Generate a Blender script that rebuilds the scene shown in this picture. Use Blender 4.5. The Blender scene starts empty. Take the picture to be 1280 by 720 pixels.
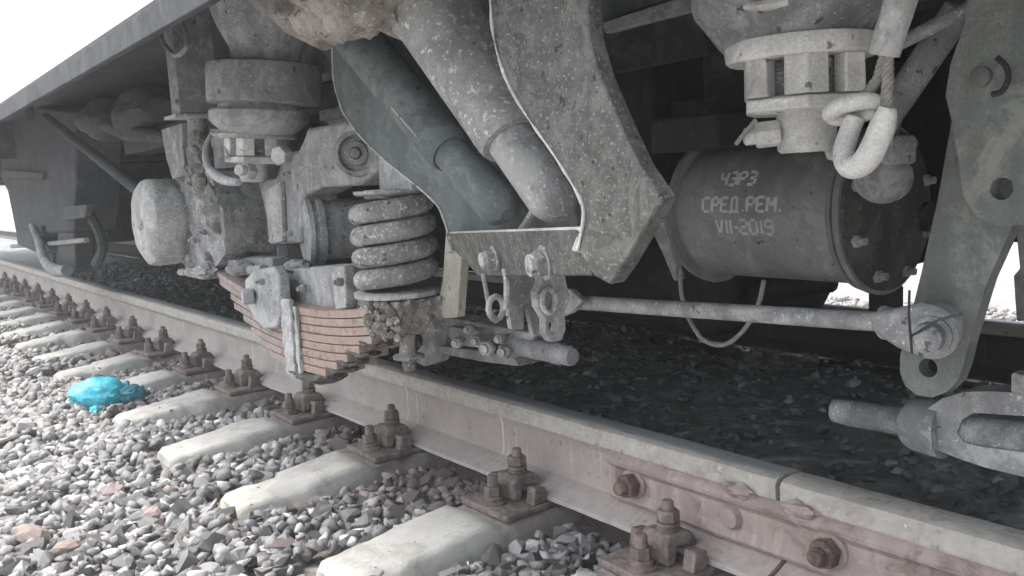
import bpy, bmesh, math, random
import numpy as np
from mathutils import Vector, Matrix, noise
from mathutils.geometry import tessellate_polygon
rnd = random.Random(7)
R = math.radians
SC = bpy.context.scene
COL = SC.collection

# ------------------------------------------------------------------ camera
F, YAW, PITCH, ROLL = 1100.0, .9232, -.1247, -.0536
CAM = Vector((0, -1.2359, .7034))
_f = Vector((-math.sin(YAW)*math.cos(PITCH), math.cos(YAW)*math.cos(PITCH), math.sin(PITCH)))
_r = _f.cross(Vector((0, 0, 1))).normalized(); _u = _r.cross(_f)
_c, _s = math.cos(ROLL), math.sin(ROLL)
CR, CU = _c*_r+_s*_u, -_s*_r+_c*_u
cam_d = bpy.data.cameras.new('camera'); cam = bpy.data.objects.new('camera', cam_d); COL.objects.link(cam)
cam_d.sensor_width = 36; cam_d.lens = 36*F/1280; cam_d.clip_start = .02; cam_d.clip_end = 3000
mw = Matrix((CR, CU, -_f)).transposed().to_4x4(); mw.translation = CAM; cam.matrix_world = mw
SC.camera = cam

# ------------------------------------------------------------------ light
SUN_EL, SUN_AZ = R(64), R(215)      # azimuth from +x anticlockwise: light from the camera side, slightly ahead
w = bpy.data.worlds.new('World'); SC.world = w; w.use_nodes = True
nt = w.node_tree; nt.nodes.clear()
sky = nt.nodes.new('ShaderNodeTexSky'); sky.sky_type = 'NISHITA'; sky.sun_disc = False
sky.sun_elevation = SUN_EL; sky.sun_rotation = R(90)-SUN_AZ
sky.dust_density = 6; sky.air_density = 1.6; sky.ozone_density = 1
hs = nt.nodes.new('ShaderNodeHueSaturation'); hs.inputs['Saturation'].default_value = .45
bg = nt.nodes.new('ShaderNodeBackground'); bg.inputs['Strength'].default_value = .15
wo = nt.nodes.new('ShaderNodeOutputWorld')
nt.links.new(sky.outputs[0], hs.inputs['Color']); nt.links.new(hs.outputs[0], bg.inputs[0]); nt.links.new(bg.outputs[0], wo.inputs[0])
sd = bpy.data.lights.new('sun', 'SUN'); sd.energy = 1.2; sd.angle = R(25); sd.color = (1, .98, .95)
so = bpy.data.objects.new('sun', sd); COL.objects.link(so)
dv = Vector((math.cos(SUN_EL)*math.cos(SUN_AZ), math.cos(SUN_EL)*math.sin(SUN_AZ), math.sin(SUN_EL)))
so.rotation_euler = dv.to_track_quat('Z', 'Y').to_euler()
SC.view_settings.view_transform = 'Standard'; SC.view_settings.look = 'None'
SC.view_settings.exposure = 1.56; SC.view_settings.gamma = 1

def W(px, py, Y):
    """point on the plane y=Y that lies on the sight line of a photo pixel (1280x720)"""
    v = CR*((px-640)/F)+CU*((360-py)/F)+_f
    return CAM+v*((Y-CAM.y)/v.y)
def WX(px, py, X):
    v = CR*((px-640)/F)+CU*((360-py)/F)+_f
    return CAM+v*((X-CAM.x)/v.x)
def WZ(px, py, Z):
    v = CR*((px-640)/F)+CU*((360-py)/F)+_f
    return CAM+v*((Z-CAM.z)/v.z)
def DEP(p): return (Vector(p)-CAM).dot(_f)
def MPX(p): return DEP(p)/F
def PIX(p):
    q = Vector(p)-CAM; d = q.dot(_f)
    return (640+F*q.dot(CR)/d, 360-F*q.dot(CU)/d, d)

# ------------------------------------------------------------------ materials
def nd(t, typ, **k):
    n = t.nodes.new(typ)
    for a, b in k.items():
        if a.startswith('i_'): n.inputs[a[2:]].default_value = b
        else: setattr(n, a, b)
    return n
def ramp(t, src, stops, const=False):
    n = t.nodes.new('ShaderNodeValToRGB'); e = n.color_ramp.elements
    while len(e) > 1: e.remove(e[-1])
    for i, (p, c) in enumerate(stops):
        q = e[0] if i == 0 else e.new(p)
        q.position = p; q.color = (c, c, c, 1) if not isinstance(c, tuple) else (*c, 1)
    if const: n.color_ramp.interpolation = 'CONSTANT'
    t.links.new(src, n.inputs[0]); return n.outputs[0]
def mix(t, fac, a, b, mode='MIX'):
    n = t.nodes.new('ShaderNodeMix'); n.data_type = 'RGBA'; n.blend_type = mode
    for s, v in ((0, fac), (6, a), (7, b)):
        if hasattr(v, 'links'): t.links.new(v, n.inputs[s])
        elif s == 0: n.inputs[s].default_value = v
        else: n.inputs[s].default_value = (*v, 1)
    return n.outputs[2]
def base_mat(name):
    m = bpy.data.materials.new(name); m.use_nodes = True; t = m.node_tree; t.nodes.clear()
    o = nd(t, 'ShaderNodeOutputMaterial'); b = nd(t, 'ShaderNodeBsdfPrincipled'); t.links.new(b.outputs[0], o.inputs[0])
    tc = nd(t, 'ShaderNodeTexCoord'); oi = nd(t, 'ShaderNodeObjectInfo')
    mu = nd(t, 'ShaderNodeVectorMath', operation='MULTIPLY_ADD'); mu.inputs[1].default_value = (1, 1, 1)
    cx = nd(t, 'ShaderNodeCombineXYZ'); ml = nd(t, 'ShaderNodeMath', operation='MULTIPLY', i_1=37.0) if False else nd(t, 'ShaderNodeMath', operation='MULTIPLY')
    ml.inputs[1].default_value = 37.0
    t.links.new(oi.outputs['Random'], ml.inputs[0])
    for i in range(3): t.links.new(ml.outputs[0], cx.inputs[i])
    t.links.new(tc.outputs['Object'], mu.inputs[0]); t.links.new(cx.outputs[0], mu.inputs[2])
    return m, t, b, mu.outputs[0], oi, tc
def nz(t, vec, scale, detail=4, rough=.6, dist=0):
    n = nd(t, 'ShaderNodeTexNoise'); n.inputs['Scale'].default_value = scale; n.inputs['Detail'].default_value = detail
    n.inputs['Roughness'].default_value = rough; n.inputs['Distortion'].default_value = dist
    t.links.new(vec, n.inputs['Vector']); return n.outputs['Fac']
def bump(t, b, h, dist, strength=1.0, prev=None):
    n = nd(t, 'ShaderNodeBump'); n.inputs['Distance'].default_value = dist; n.inputs['Strength'].default_value = strength
    t.links.new(h, n.inputs['Height'])
    if prev is not None: t.links.new(prev, n.inputs['Normal'])
    t.links.new(n.outputs[0], b.inputs['Normal']); return n.outputs[0]

def grime(name, col, dust=(.42, .41, .39), dustamt=.45, spots=.22, chips=.3, rust=None, rustamt=0, rough=.85, metallic=0., bumpd=.0015, s=1.0):
    """painted or raw metal under road dust: large tone drift, dust film, pale specks, dark chips, rust"""
    m, t, b, v, oi, tc = base_mat(name)
    big = nz(t, v, 5*s, 5, .62)
    c = mix(t, ramp(t, big, [(.3, 0.), (.7, 1.)]), tuple(x*.68 for x in col), tuple(min(1, x*1.22) for x in col))
    mid = nz(t, v, 22*s, 8, .68, .4)
    if rustamt:
        c = mix(t, ramp(t, nz(t, v, 11*s, 8, .7, .5), [(.62-.3*rustamt, 0.), (.74-.25*rustamt, 1.)]), c, rust)
    c = mix(t, ramp(t, mid, [(.62-.35*dustamt, 0.), (.86-.25*dustamt, .9)]), c, dust)
    fine = nz(t, v, 120*s, 4, .6)
    c = mix(t, ramp(t, fine, [(.70-.16*spots, 0.), (.73-.13*spots, .75*min(1, spots*2))]), c, tuple(min(1, x*1.5) for x in dust))
    c = mix(t, ramp(t, nz(t, v, 300*s, 2, .5), [(.35, .35), (.65, 0.)]), c, tuple(x*.45 for x in col))
    if chips:
        c = mix(t, ramp(t, nz(t, v, 48*s, 3, .5), [(.26+.08*chips, 1.), (.30+.08*chips, 0.)]), c, tuple(x*.35 for x in col))
    mp = nd(t, 'ShaderNodeMapping'); mp.inputs['Scale'].default_value = (16*s, 16*s, 2.2*s); t.links.new(v, mp.inputs[0])
    st_ = nz(t, mp.outputs[0], 1, 6, .65)
    c = mix(t, ramp(t, st_, [(.36, .55), (.52, 0.)]), c, tuple(x*.55 for x in col))
    c = mix(t, ramp(t, nz(t, v, 9*s, 7, .72, .8), [(.54, 0.), (.60, .45)]), c, tuple(min(1, .4*a+.75*b_) for a, b_ in zip(col, dust)))
    rv = nd(t, 'ShaderNodeMapRange'); rv.inputs[3].default_value = .84; rv.inputs[4].default_value = 1.14; t.links.new(oi.outputs['Random'], rv.inputs[0])
    c = mix(t, 1.0, c, rv.outputs[0], 'MULTIPLY')
    t.links.new(c, b.inputs['Base Color'])
    b.inputs['Metallic'].default_value = metallic; b.inputs['Roughness'].default_value = rough
    b.inputs['Specular IOR Level'].default_value = .3
    p = bump(t, b, mid, bumpd*2.2, .8); bump(t, b, fine, bumpd, .7, p)
    return m

M = {}
M['dusty'] = grime('dusty_grey_metal', (.27, .277, .29), (.52, .53, .53), .55, .45, .5, bumpd=.002)
M['dusty_light'] = grime('pale_dusty_metal', (.37, .375, .38), (.60, .60, .59), .6, .6, .4, bumpd=.002)
M['dusty_teal'] = grime('grey_green_paint', (.12, .14, .145), (.23, .25, .25), .35, .3, .15)
M['dusty_mid'] = grime('dusty_cast_iron', (.23, .235, .24), (.48, .485, .48), .6, .6, .5, (.24, .17, .14), .08, bumpd=.003)
M['spring'] = grime('gritty_spring_steel', (.22, .225, .23), (.52, .52, .51), .6, .85, .7, bumpd=.003)
M['plate'] = grime('bracket_paint', (.105, .107, .103), (.23, .228, .218), .5, .75, .6, s=1.8)
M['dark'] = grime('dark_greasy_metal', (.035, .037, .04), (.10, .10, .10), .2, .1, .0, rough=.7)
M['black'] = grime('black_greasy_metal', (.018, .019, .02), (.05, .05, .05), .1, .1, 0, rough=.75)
M['lever'] = grime('grey_lever_paint', (.19, .21, .20), (.31, .32, .30), .4, .15, .15, (.19, .12, .10), .12)
M['cyl'] = grime('brake_cylinder_paint', (.29, .31, .31), (.40, .405, .395), .35, .1, .12, bumpd=.0006)
M['nut'] = grime('whitened_nut_metal', (.60, .60, .585), (.84, .84, .81), .5, .4, .35, (.22, .18, .15), .12, rough=.6)
M['crust'] = grime('crusted_dirt', (.16, .15, .14), (.46, .45, .43), .45, .6, .6, bumpd=.004)
M['grease'] = grime('caked_grease_dirt', (.09, .088, .085), (.26, .25, .24), .4, .5, .5, bumpd=.004)
M['endcap'] = grime('dusty_end_cover', (.075, .072, .068), (.18, .17, .155), .45, .5, .3)
M['tube'] = grime('chalky_tube_paint', (.25, .255, .26), (.42, .42, .41), .5, .75, .2, s=.8)
M['mud'] = grime('dried_brown_mud', (.26, .235, .215), (.46, .435, .405), .55, .5, .3, bumpd=.004)
M['rusty'] = grime('rusty_iron', (.15, .11, .10), (.30, .25, .235), .45, .15, .3, (.20, .12, .09), .4, bumpd=.002, s=1.6)
M['rustbolt'] = grime('rusty_fastening', (.18, .145, .135), (.36, .32, .305), .62, .15, .3, (.17, .11, .09), .3, bumpd=.002, s=2)
M['cream'] = grime('cream_strap', (.40, .385, .33), (.5, .48, .43), .4, .2, .5)
M['strap'] = grime('bright_worn_strap', (.36, .37, .38), (.54, .55, .56), .5, .5, .3, rough=.6)
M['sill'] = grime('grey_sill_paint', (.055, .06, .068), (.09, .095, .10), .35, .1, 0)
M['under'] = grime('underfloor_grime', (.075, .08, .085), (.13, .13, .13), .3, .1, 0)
M['wire'] = grime('dull_wire', (.30, .29, .27), (.46, .45, .41), .5, .2, 0, s=3)
M['weld'] = grime('pale_weld_highlight', (.40, .40, .385), (.58, .58, .55), .5, .4, .6)  # pale colour for modelled edge highlights and weld beads
M['stencil'] = grime('stencil_paint', (.68, .70, .70), (.55, .55, .54), .35, 0, .3, s=1.5)
M['litter'] = grime('white_litter', (.8, .8, .78), (.7, .7, .7), .2, 0, 0)

def leaf_mat():
    m, t, b, v, oi, tc = base_mat('leaf_spring_rust')
    sx = nd(t, 'ShaderNodeSeparateXYZ'); t.links.new(tc.outputs['Object'], sx.inputs[0])
    n = nz(t, v, 14, 8, .7)
    ws = nd(t, 'ShaderNodeMath', operation='MULTIPLY_ADD'); ws.inputs[1].default_value = 1.0; t.links.new(sx.outputs[0], ws.inputs[0])
    k = nd(t, 'ShaderNodeMath', operation='MULTIPLY'); k.inputs[1].default_value = .35; t.links.new(n, k.inputs[0]); t.links.new(k.outputs[0], ws.inputs[2])
    rub = ramp(t, ws.outputs[0], [(.02, 0.), (.2, 1.), (.50, 1.), (.62, 0.)])   # red oxide shows on the exposed arm
    c = mix(t, ramp(t, n, [(.3, 0.), (.7, 1.)]), (.22, .175, .165), (.30, .26, .25))
    c = mix(t, rub, c, (.30, .21, .18))
    c = mix(t, ramp(t, nz(t, v, 60, 5, .7), [(.48, 0.), (.66, .8)]), c, (.35, .315, .30))
    c = mix(t, ramp(t, nz(t, v, 35, 6, .7), [(.36, .8), (.46, 0.)]), c, (.13, .10, .09))
    t.links.new(c, b.inputs['Base Color']); b.inputs['Roughness'].default_value = .85
    bump(t, b, n, .002)
    return m
M['leaf'] = leaf_mat()

def rail_mat(oil_shade=1.0):
    m, t, b, v, oi, tc = base_mat('rail_steel' if oil_shade == 1 else 'shaded_rail_steel')
    g = nd(t, 'ShaderNodeNewGeometry'); sx = nd(t, 'ShaderNodeSeparateXYZ'); t.links.new(g.outputs['Position'], sx.inputs[0])
    P = g.outputs['Position']
    n = nz(t, P, 7, 8, .65); n2 = nz(t, P, 30, 8, .7, .3)
    web = mix(t, ramp(t, n, [(.3, 0.), (.7, 1.)]), (.31, .285, .275), (.43, .40, .385))
    # reddish primer-like rust towards the joint
    xr = nd(t, 'ShaderNodeMapRange'); xr.inputs[1].default_value = -2.4; xr.inputs[2].default_value = -1.0; t.links.new(sx.outputs[0], xr.inputs[0])
    web = mix(t, xr.outputs[0], web, mix(t, ramp(t, n2, [(.3, 0.), (.7, 1.)]), (.33, .265, .255), (.43, .365, .355)))
    # drips: narrow vertical pale runs down the web
    mp = nd(t, 'ShaderNodeMapping'); mp.inputs['Scale'].default_value = (95, .1, 1.6); t.links.new(P, mp.inputs[0])
    dr = ramp(t, nz(t, mp.outputs[0], 1, 3, .5), [(.60, 0.), (.66, .9)])
    gate = ramp(t, nz(t, P, 2.2, 2, .5), [(.48, 0.), (.56, 1.)])
    mm = nd(t, 'ShaderNodeMath', operation='MULTIPLY'); t.links.new(dr, mm.inputs[0]); t.links.new(gate, mm.inputs[1])
    web = mix(t, mm.outputs[0], web, (.64, .61, .59))
    foot = nd(t, 'ShaderNodeMapRange'); foot.inputs[1].default_value = .040; foot.inputs[2].default_value = .018; t.links.new(sx.outputs[2], foot.inputs[0])
    ff = nd(t, 'ShaderNodeMath', operation='MULTIPLY'); t.links.new(foot.outputs[0], ff.inputs[0]); t.links.new(ramp(t, n2, [(.35, .2), (.6, .9)]), ff.inputs[1])
    web = mix(t, ff.outputs[0], web, (.46, .43, .415))
    if oil_shade != 1: web = mix(t, 1.0, web, (oil_shade, oil_shade, oil_shade), 'MULTIPLY')  # web colour darkened to stand for shade under the vehicle
    head = mix(t, ramp(t, n2, [(.3, 0.), (.7, 1.)]), (.34, .32, .295), (.53, .51, .48))
    head = mix(t, ramp(t, nz(t, P, 14, 8, .75, .6), [(.52, 0.), (.62, .6)]), head, (.30, .26, .24))
    head = mix(t, ramp(t, nz(t, P, 38, 5, .7), [(.62, 0.), (.68, .7)]), head, (.66, .65, .62))
    zr = nd(t, 'ShaderNodeMapRange'); zr.inputs[1].default_value = .138; zr.inputs[2].default_value = .144; t.links.new(sx.outputs[2], zr.inputs[0])
    c = mix(t, zr.outputs[0], web, head)
    # running surface: polished steel toward the gauge side
    z2 = nd(t, 'ShaderNodeMapRange'); z2.inputs[1].default_value = .1785; z2.inputs[2].default_value = .1795; t.links.new(sx.outputs[2], z2.inputs[0])
    c = mix(t, z2.outputs[0], c, (.52, .54, .57))
    c = mix(t, ramp(t, nz(t, P, 70, 4, .6), [(.3, .6), (.38, 0.)]), c, (.16, .13, .12))
    t.links.new(c, b.inputs['Base Color'])
    rr = nd(t, 'ShaderNodeMapRange'); rr.inputs[3].default_value = .82; rr.inputs[4].default_value = .38; t.links.new(z2.outputs[0], rr.inputs[0]); t.links.new(rr.outputs[0], b.inputs['Roughness'])
    mt = nd(t, 'ShaderNodeMath', operation='MULTIPLY'); mt.inputs[1].default_value = .45; t.links.new(z2.outputs[0], mt.inputs[0]); t.links.new(mt.outputs[0], b.inputs['Metallic'])
    p = bump(t, b, n2, .0025); bump(t, b, nz(t, P, 150, 3, .6), .0008, 1, p)
    return m
M['rail'] = rail_mat(); M['rail_far'] = rail_mat(.16)  # far rail copy has shade put into its web colour
def fish_mat():
    m, t, b, v, oi, tc = base_mat('fishplate_rust')
    n = nz(t, v, 9, 8, .65); n2 = nz(t, v, 45, 6, .7)
    c = mix(t, ramp(t, n, [(.3, 0.), (.7, 1.)]), (.27, .215, .205), (.40, .335, .32))
    mp = nd(t, 'ShaderNodeMapping'); mp.inputs['Scale'].default_value = (30, 5, 3); t.links.new(v, mp.inputs[0])
    c = mix(t, ramp(t, nz(t, mp.outputs[0], 1, 7, .7), [(.48, 0.), (.68, .6)]), c, (.50, .45, .43))
    c = mix(t, ramp(t, nz(t, v, 16, 8, .75, .7), [(.36, .75), (.47, 0.)]), c, (.19, .135, .125))
    c = mix(t, ramp(t, n2, [(.58, 0.), (.75, .7)]), c, (.55, .47, .45))
    c = mix(t, ramp(t, n2, [(.26, .6), (.36, 0.)]), c, (.2, .14, .13))
    t.links.new(c, b.inputs['Base Color']); b.inputs['Roughness'].default_value = .85
    p = bump(t, b, n, .003); bump(t, b, n2, .0015, 1, p)
    return m
M['fish'] = fish_mat()
def concrete(name, yellow):
    m, t, b, v, oi, tc = base_mat(name)
    n = nz(t, v, 4, 8, .65); f = nz(t, v, 60, 6, .7)
    c = mix(t, ramp(t, n, [(.3, 0.), (.72, 1.)]), (.34, .335, .32), (.56, .56, .54))
    sx = nd(t, 'ShaderNodeSeparateXYZ'); t.links.new(tc.outputs['Object'], sx.inputs[0])
    # brown brake dust near the rail seat
    a = nd(t, 'ShaderNodeMath', operation='ABSOLUTE'); t.links.new(sx.outputs[1], a.inputs[0])
    ad = nd(t, 'ShaderNodeMath', operation='MULTIPLY_ADD'); ad.inputs[1].default_value = 1; t.links.new(a.outputs[0], ad.inputs[0])
    k = nd(t, 'ShaderNodeMath', operation='MULTIPLY'); k.inputs[1].default_value = .16; t.links.new(nz(t, v, 9, 6, .7), k.inputs[0]); t.links.new(k.outputs[0], ad.inputs[2])
    c = mix(t, ramp(t, ad.outputs[0], [(.24, .85), (.34, .0)]), c, (.26, .215, .20))
    if yellow:
        c = mix(t, ramp(t, ad.outputs[0], [(.60, 0.), (.66, .45)]), c, (.58, .54, .40))
        c = mix(t, ramp(t, nz(t, v, 8, 3, .6), [(.56, 0.), (.66, .3)]), c, (.58, .55, .42))
    c = mix(t, ramp(t, f, [(.30, .7), (.36, 0.)]), c, (.20, .19, .18))
    c = mix(t, ramp(t, nz(t, v, 7, 9, .75, 1.2), [(.38, .6), (.50, 0.)]), c, (.27, .255, .24))
    c = mix(t, ramp(t, nz(t, v, 25, 6, .7), [(.5, 0.), (.75, .5)]), c, (.62, .61, .58))
    t.links.new(c, b.inputs['Base Color']); b.inputs['Roughness'].default_value = .95
    b.inputs['Specular IOR Level'].default_value = .2
    p = bump(t, b, f, .002); bump(t, b, n, .006, 1, p)
    return m
M['conc'] = concrete('sleeper_concrete', False); M['conc_y'] = concrete('sleeper_concrete_lichened', True)

STONE = [(.00, (.20, .20, .203)), (.10, (.26, .26, .263)), (.28, (.31, .31, .315)), (.50, (.37, .37, .375)), (.66, (.30, .285, .28)), (.74, (.46, .46, .465)), (.86, (.66, .66, .665)), (.935, (.30, .275, .27)), (.965, (.37, .345, .32)), (.99, (.36, .30, .30))]
def stone_mat(name, attr):
    m, t, b, v, oi, tc = base_mat(name)
    if attr:
        at = nd(t, 'ShaderNodeAttribute', attribute_name='tone'); src = at.outputs['Color']
        g = nd(t, 'ShaderNodeNewGeometry'); v = g.outputs['Position']; c = src
    else:
        at = nd(t, 'ShaderNodeAttribute', attribute_name='tone'); at.attribute_type = 'OBJECT'; c = at.outputs['Color']
    c = mix(t, ramp(t, nz(t, v, 40, 6, .7), [(.35, 0.), (.7, 1.)]), mix(t, 1.0, c, (.72, .72, .73), 'MULTIPLY'), mix(t, 1.0, c, (1.2, 1.19, 1.17), 'MULTIPLY'))
    t.links.new(c, b.inputs['Base Color']); b.inputs['Roughness'].default_value = .9; b.inputs['Specular IOR Level'].default_value = .25
    p = bump(t, b, nz(t, v, 60, 6, .7), .004); bump(t, b, nz(t, v, 190, 3, .6), .0012, 1, p)
    return m
M['stone'] = stone_mat('ballast_stone', False); M['stones'] = stone_mat('ballast_stones', True)

def ground_mat():
    m, t, b, v, oi, tc = base_mat('ballast_ground')
    P = nd(t, 'ShaderNodeNewGeometry').outputs['Position']
    vo = nd(t, 'ShaderNodeTexVoronoi'); vo.inputs['Scale'].default_value = 26; t.links.new(P, vo.inputs['Vector'])
    bw = nd(t, 'ShaderNodeRGBToBW'); t.links.new(vo.outputs['Color'], bw.inputs[0])
    c = ramp(t, bw.outputs[0], [(.1, (.24, .235, .23)), (.45, (.32, .31, .30)), (.7, (.42, .41, .40)), (.9, (.52, .51, .50))])
    c = mix(t, ramp(t, nz(t, P, 3, 6, .7), [(.4, 0.), (.65, .7)]), c, (.24, .21, .19))
    sx = nd(t, 'ShaderNodeSeparateXYZ'); t.links.new(P, sx.inputs[0])
    b1 = nd(t, 'ShaderNodeMapRange'); b1.inputs[1].default_value = .1; b1.inputs[2].default_value = .0; t.links.new(sx.outputs[1], b1.inputs[0])
    b0 = nd(t, 'ShaderNodeMapRange'); b0.inputs[1].default_value = -.62; b0.inputs[2].default_value = -.30; t.links.new(sx.outputs[1], b0.inputs[0])
    bm_ = nd(t, 'ShaderNodeMath', operation='MULTIPLY'); t.links.new(b0.outputs[0], bm_.inputs[0]); t.links.new(b1.outputs[0], bm_.inputs[1])
    c = mix(t, bm_.outputs[0], c, (.25, .205, .185))
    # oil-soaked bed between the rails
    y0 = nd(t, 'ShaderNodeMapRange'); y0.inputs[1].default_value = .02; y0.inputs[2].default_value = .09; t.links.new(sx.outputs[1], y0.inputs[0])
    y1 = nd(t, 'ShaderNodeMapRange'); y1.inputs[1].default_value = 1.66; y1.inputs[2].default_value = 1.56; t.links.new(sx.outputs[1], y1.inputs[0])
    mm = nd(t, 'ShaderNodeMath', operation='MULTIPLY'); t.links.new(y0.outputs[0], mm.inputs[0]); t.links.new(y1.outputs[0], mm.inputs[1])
    oil_shade = mix(t, ramp(t, nz(t, P, 9, 9, .78, .6), [(.42, 0.), (.70, 1.)]), (.06, .063, .066), (.30, .325, .34))
    oil_shade = mix(t, ramp(t, nz(t, P, 2.6, 7, .75, 1.5), [(.56, 0.), (.64, .8)]), oil_shade, (.50, .55, .58))  # pale bluish patches put the wet sheen into the colour
    c = mix(t, mm.outputs[0], c, oil_shade)
    t.links.new(c, b.inputs['Base Color'])
    rg = nd(t, 'ShaderNodeMapRange'); rg.inputs[3].default_value = .92; rg.inputs[4].default_value = .42; t.links.new(mm.outputs[0], rg.inputs[0]); t.links.new(rg.outputs[0], b.inputs['Roughness'])
    gp = bump(t, b, nz(t, P, 26, 8, .75, .5), .02, .9); bump(t, b, vo.outputs['Distance'], .008, .6, gp)
    return m
M['ground'] = ground_mat()
def bag_mat():
    m, t, b, v, oi, tc = base_mat('cyan_plastic')
    n = nz(t, v, 22, 6, .7, .6)
    c = mix(t, ramp(t, n, [(.35, 0.), (.65, 1.)]), (.02, .36, .48), (.06, .55, .68))
    c = mix(t, ramp(t, nz(t, v, 90, 4, .6), [(.56, 0.), (.66, .7)]), c, (.35, .72, .80))
    c = mix(t, ramp(t, nz(t, v, 70, 4, .6), [(.34, .8), (.42, 0.)]), c, (.02, .22, .28))
    t.links.new(c, b.inputs['Base Color']); b.inputs['Roughness'].default_value = .38
    b.inputs['Subsurface Weight'].default_value = .15; b.inputs['Subsurface Radius'].default_value = (.01, .02, .02)
    bump(t, b, n, .008)
    return m
M['bag'] = bag_mat()
M['bagtail'] = grime('dirty_cyan_plastic', (.03, .20, .26), (.10, .36, .42), .4, .2, .5, rough=.5)

# ------------------------------------------------------------------ mesh helpers
WL = {}
def orth(d):
    d = Vector(d).normalized(); a = Vector((0, 0, 1)) if abs(d.z) < .9 else Vector((1, 0, 0))
    u = a.cross(d).normalized(); return d, u, d.cross(u)
class MB:
    def __init__(s): s.v = []; s.f = []
    def add(s, vs, fs):
        k = len(s.v); s.v += [Vector(v) for v in vs]; s.f += [tuple(i+k for i in f) for f in fs]; return s
    def box(s, a, b, jit=0):
        x0, x1 = sorted((a[0], b[0])); y0, y1 = sorted((a[1], b[1])); z0, z1 = sorted((a[2], b[2]))
        return s.add([(x0, y0, z0), (x1, y0, z0), (x1, y1, z0), (x0, y1, z0), (x0, y0, z1), (x1, y0, z1), (x1, y1, z1), (x0, y1, z1)],
                     [(3, 2, 1, 0), (4, 5, 6, 7), (0, 1, 5, 4), (1, 2, 6, 5), (2, 3, 7, 6), (3, 0, 4, 7)])
    def prism(s, pts, vec, holes=()):
        """pts: planar outline (3D), extruded by vec; holes: list of outlines"""
        vec = Vector(vec); loops = [[Vector(p) for p in pts]]+[[Vector(p) for p in h] for h in holes]
        flat = [p for l in loops for p in l]; n = len(flat)
        if holes: tris = [tuple(t) for t in tessellate_polygon(loops)]
        else: tris = [tuple(range(n))]
        fs = [t for t in tris]+[tuple(i+n for i in reversed(t)) for t in tris]
        k = 0
        for l in loops:
            m = len(l)
            for i in range(m): fs.append((k+i, k+i+n, k+(i+1) % m+n, k+(i+1) % m))
            k += m
        return s.add(flat+[p+vec for p in flat], fs)
    def lathe(s, A, d, prof, n=32, wob=0, seed=0, sq=None):
        A = Vector(A); d, u, w_ = orth(d); k = len(prof); vs = []
        for t, r in prof:
            for j in range(n):
                a = 2*math.pi*j/n; dirv = u*math.cos(a)+w_*math.sin(a)
                rr = r
                if wob and r > 1e-5: rr += wob*noise.noise((A+dirv*r+d*t)*38+Vector((seed, 0, 0)))
                vs.append(A+d*t+dirv*rr)
        fs = []
        for i in range(k-1):
            for j in range(n): fs.append((i*n+j, i*n+(j+1) % n, (i+1)*n+(j+1) % n, (i+1)*n+j))
        fs.append(tuple(reversed(range(n)))); fs.append(tuple((k-1)*n+j for j in range(n)))
        return s.add(vs, fs)
    def cyl(s, A, B, r, n=24, r2=None):
        A = Vector(A); B = Vector(B); r2 = r if r2 is None else r2
        return s.lathe(A, B-A, [(0, r), ((B-A).length, r2)], n)
    def hexn(s, A, d, h, r, rot=0, ch=.12, n=6):
        A = Vector(A); d, u, w_ = orth(d); vs = []
        for t, k in ((0, 1-ch), (h*ch, 1), (h*(1-ch), 1), (h, 1-ch)):
            for j in range(n):
                a = 2*math.pi*j/n+rot; vs.append(A+d*t+(u*math.cos(a)+w_*math.sin(a))*r*k)
        fs = [tuple(reversed(range(n))), tuple(3*n+j for j in range(n))]
        for i in range(3):
            for j in range(n): fs.append((i*n+j, i*n+(j+1) % n, (i+1)*n+(j+1) % n, (i+1)*n+j))
        return s.add(vs, fs)
    def tube(s, pts, r, n=10, closed=False, smooth=0, wob=0, flat=None):
        P = [Vector(p) for p in pts]; rs = list(r) if isinstance(r, (list, tuple)) else [r]*len(P)
        if smooth:
            Q = []; q = []; m = len(P)
            for i in range(m if closed else m-1):
                g = lambda j: P[j % m] if closed else P[max(0, min(m-1, j))]
                a, b_, c, e = g(i-1), g(i), g(i+1), g(i+2)
                for k in range(smooth):
                    t = k/smooth
                    Q.append(.5*((2*b_)+(c-a)*t+(2*a-5*b_+4*c-e)*t*t+(3*b_-a-3*c+e)*t**3)); q.append(rs[i]*(1-t)+rs[(i+1) % m]*t)
            if not closed: Q.append(P[-1]); q.append(rs[-1])
            P, rs = Q, q
        m = len(P); T = []
        for i in range(m):
            a = P[i-1] if (i or closed) else P[0]; b_ = P[(i+1) % m] if (i < m-1 or closed) else P[-1]
            T.append((b_-a).normalized())
        _, u, w_ = orth(T[0]); vs = []
        for i in range(m):
            u = (u-T[i]*u.dot(T[i])).normalized(); w_ = T[i].cross(u)
            for j in range(n):
                a = 2*math.pi*j/n; dr = u*math.cos(a)+w_*math.sin(a); rr = rs[i]
                if wob: rr *= 1+wob*noise.noise((P[i]+dr*rs[i])*45)
                vs.append(P[i]+dr*rr)
        fs = []
        for i in range(m if closed else m-1):
            for j in range(n): fs.append((i*n+j, i*n+(j+1) % n, ((i+1) % m)*n+(j+1) % n, ((i+1) % m)*n+j))
        if not closed: fs += [tuple(reversed(range(n))), tuple((m-1)*n+j for j in range(n))]
        return s.add(vs, fs)
    def blob(s, c, rad, sub=3, amp=.3, freq=4, seed=0):
        bm = bmesh.new(); bmesh.ops.create_icosphere(bm, subdivisions=sub, radius=1); c = Vector(c)
        vs = []
        for v in bm.verts:
            q = v.co.copy(); k = 1+amp*noise.noise(q*freq*.5+Vector((seed, 3, 1)))+amp*.6*abs(noise.noise(q*freq+Vector((9, seed, 1))))
            vs.append(c+Vector((q.x*rad[0], q.y*rad[1], q.z*rad[2]))*k)
        fs = [tuple(v.index for v in f.verts) for f in bm.faces]; bm.free()
        return s.add(vs, fs)
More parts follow.
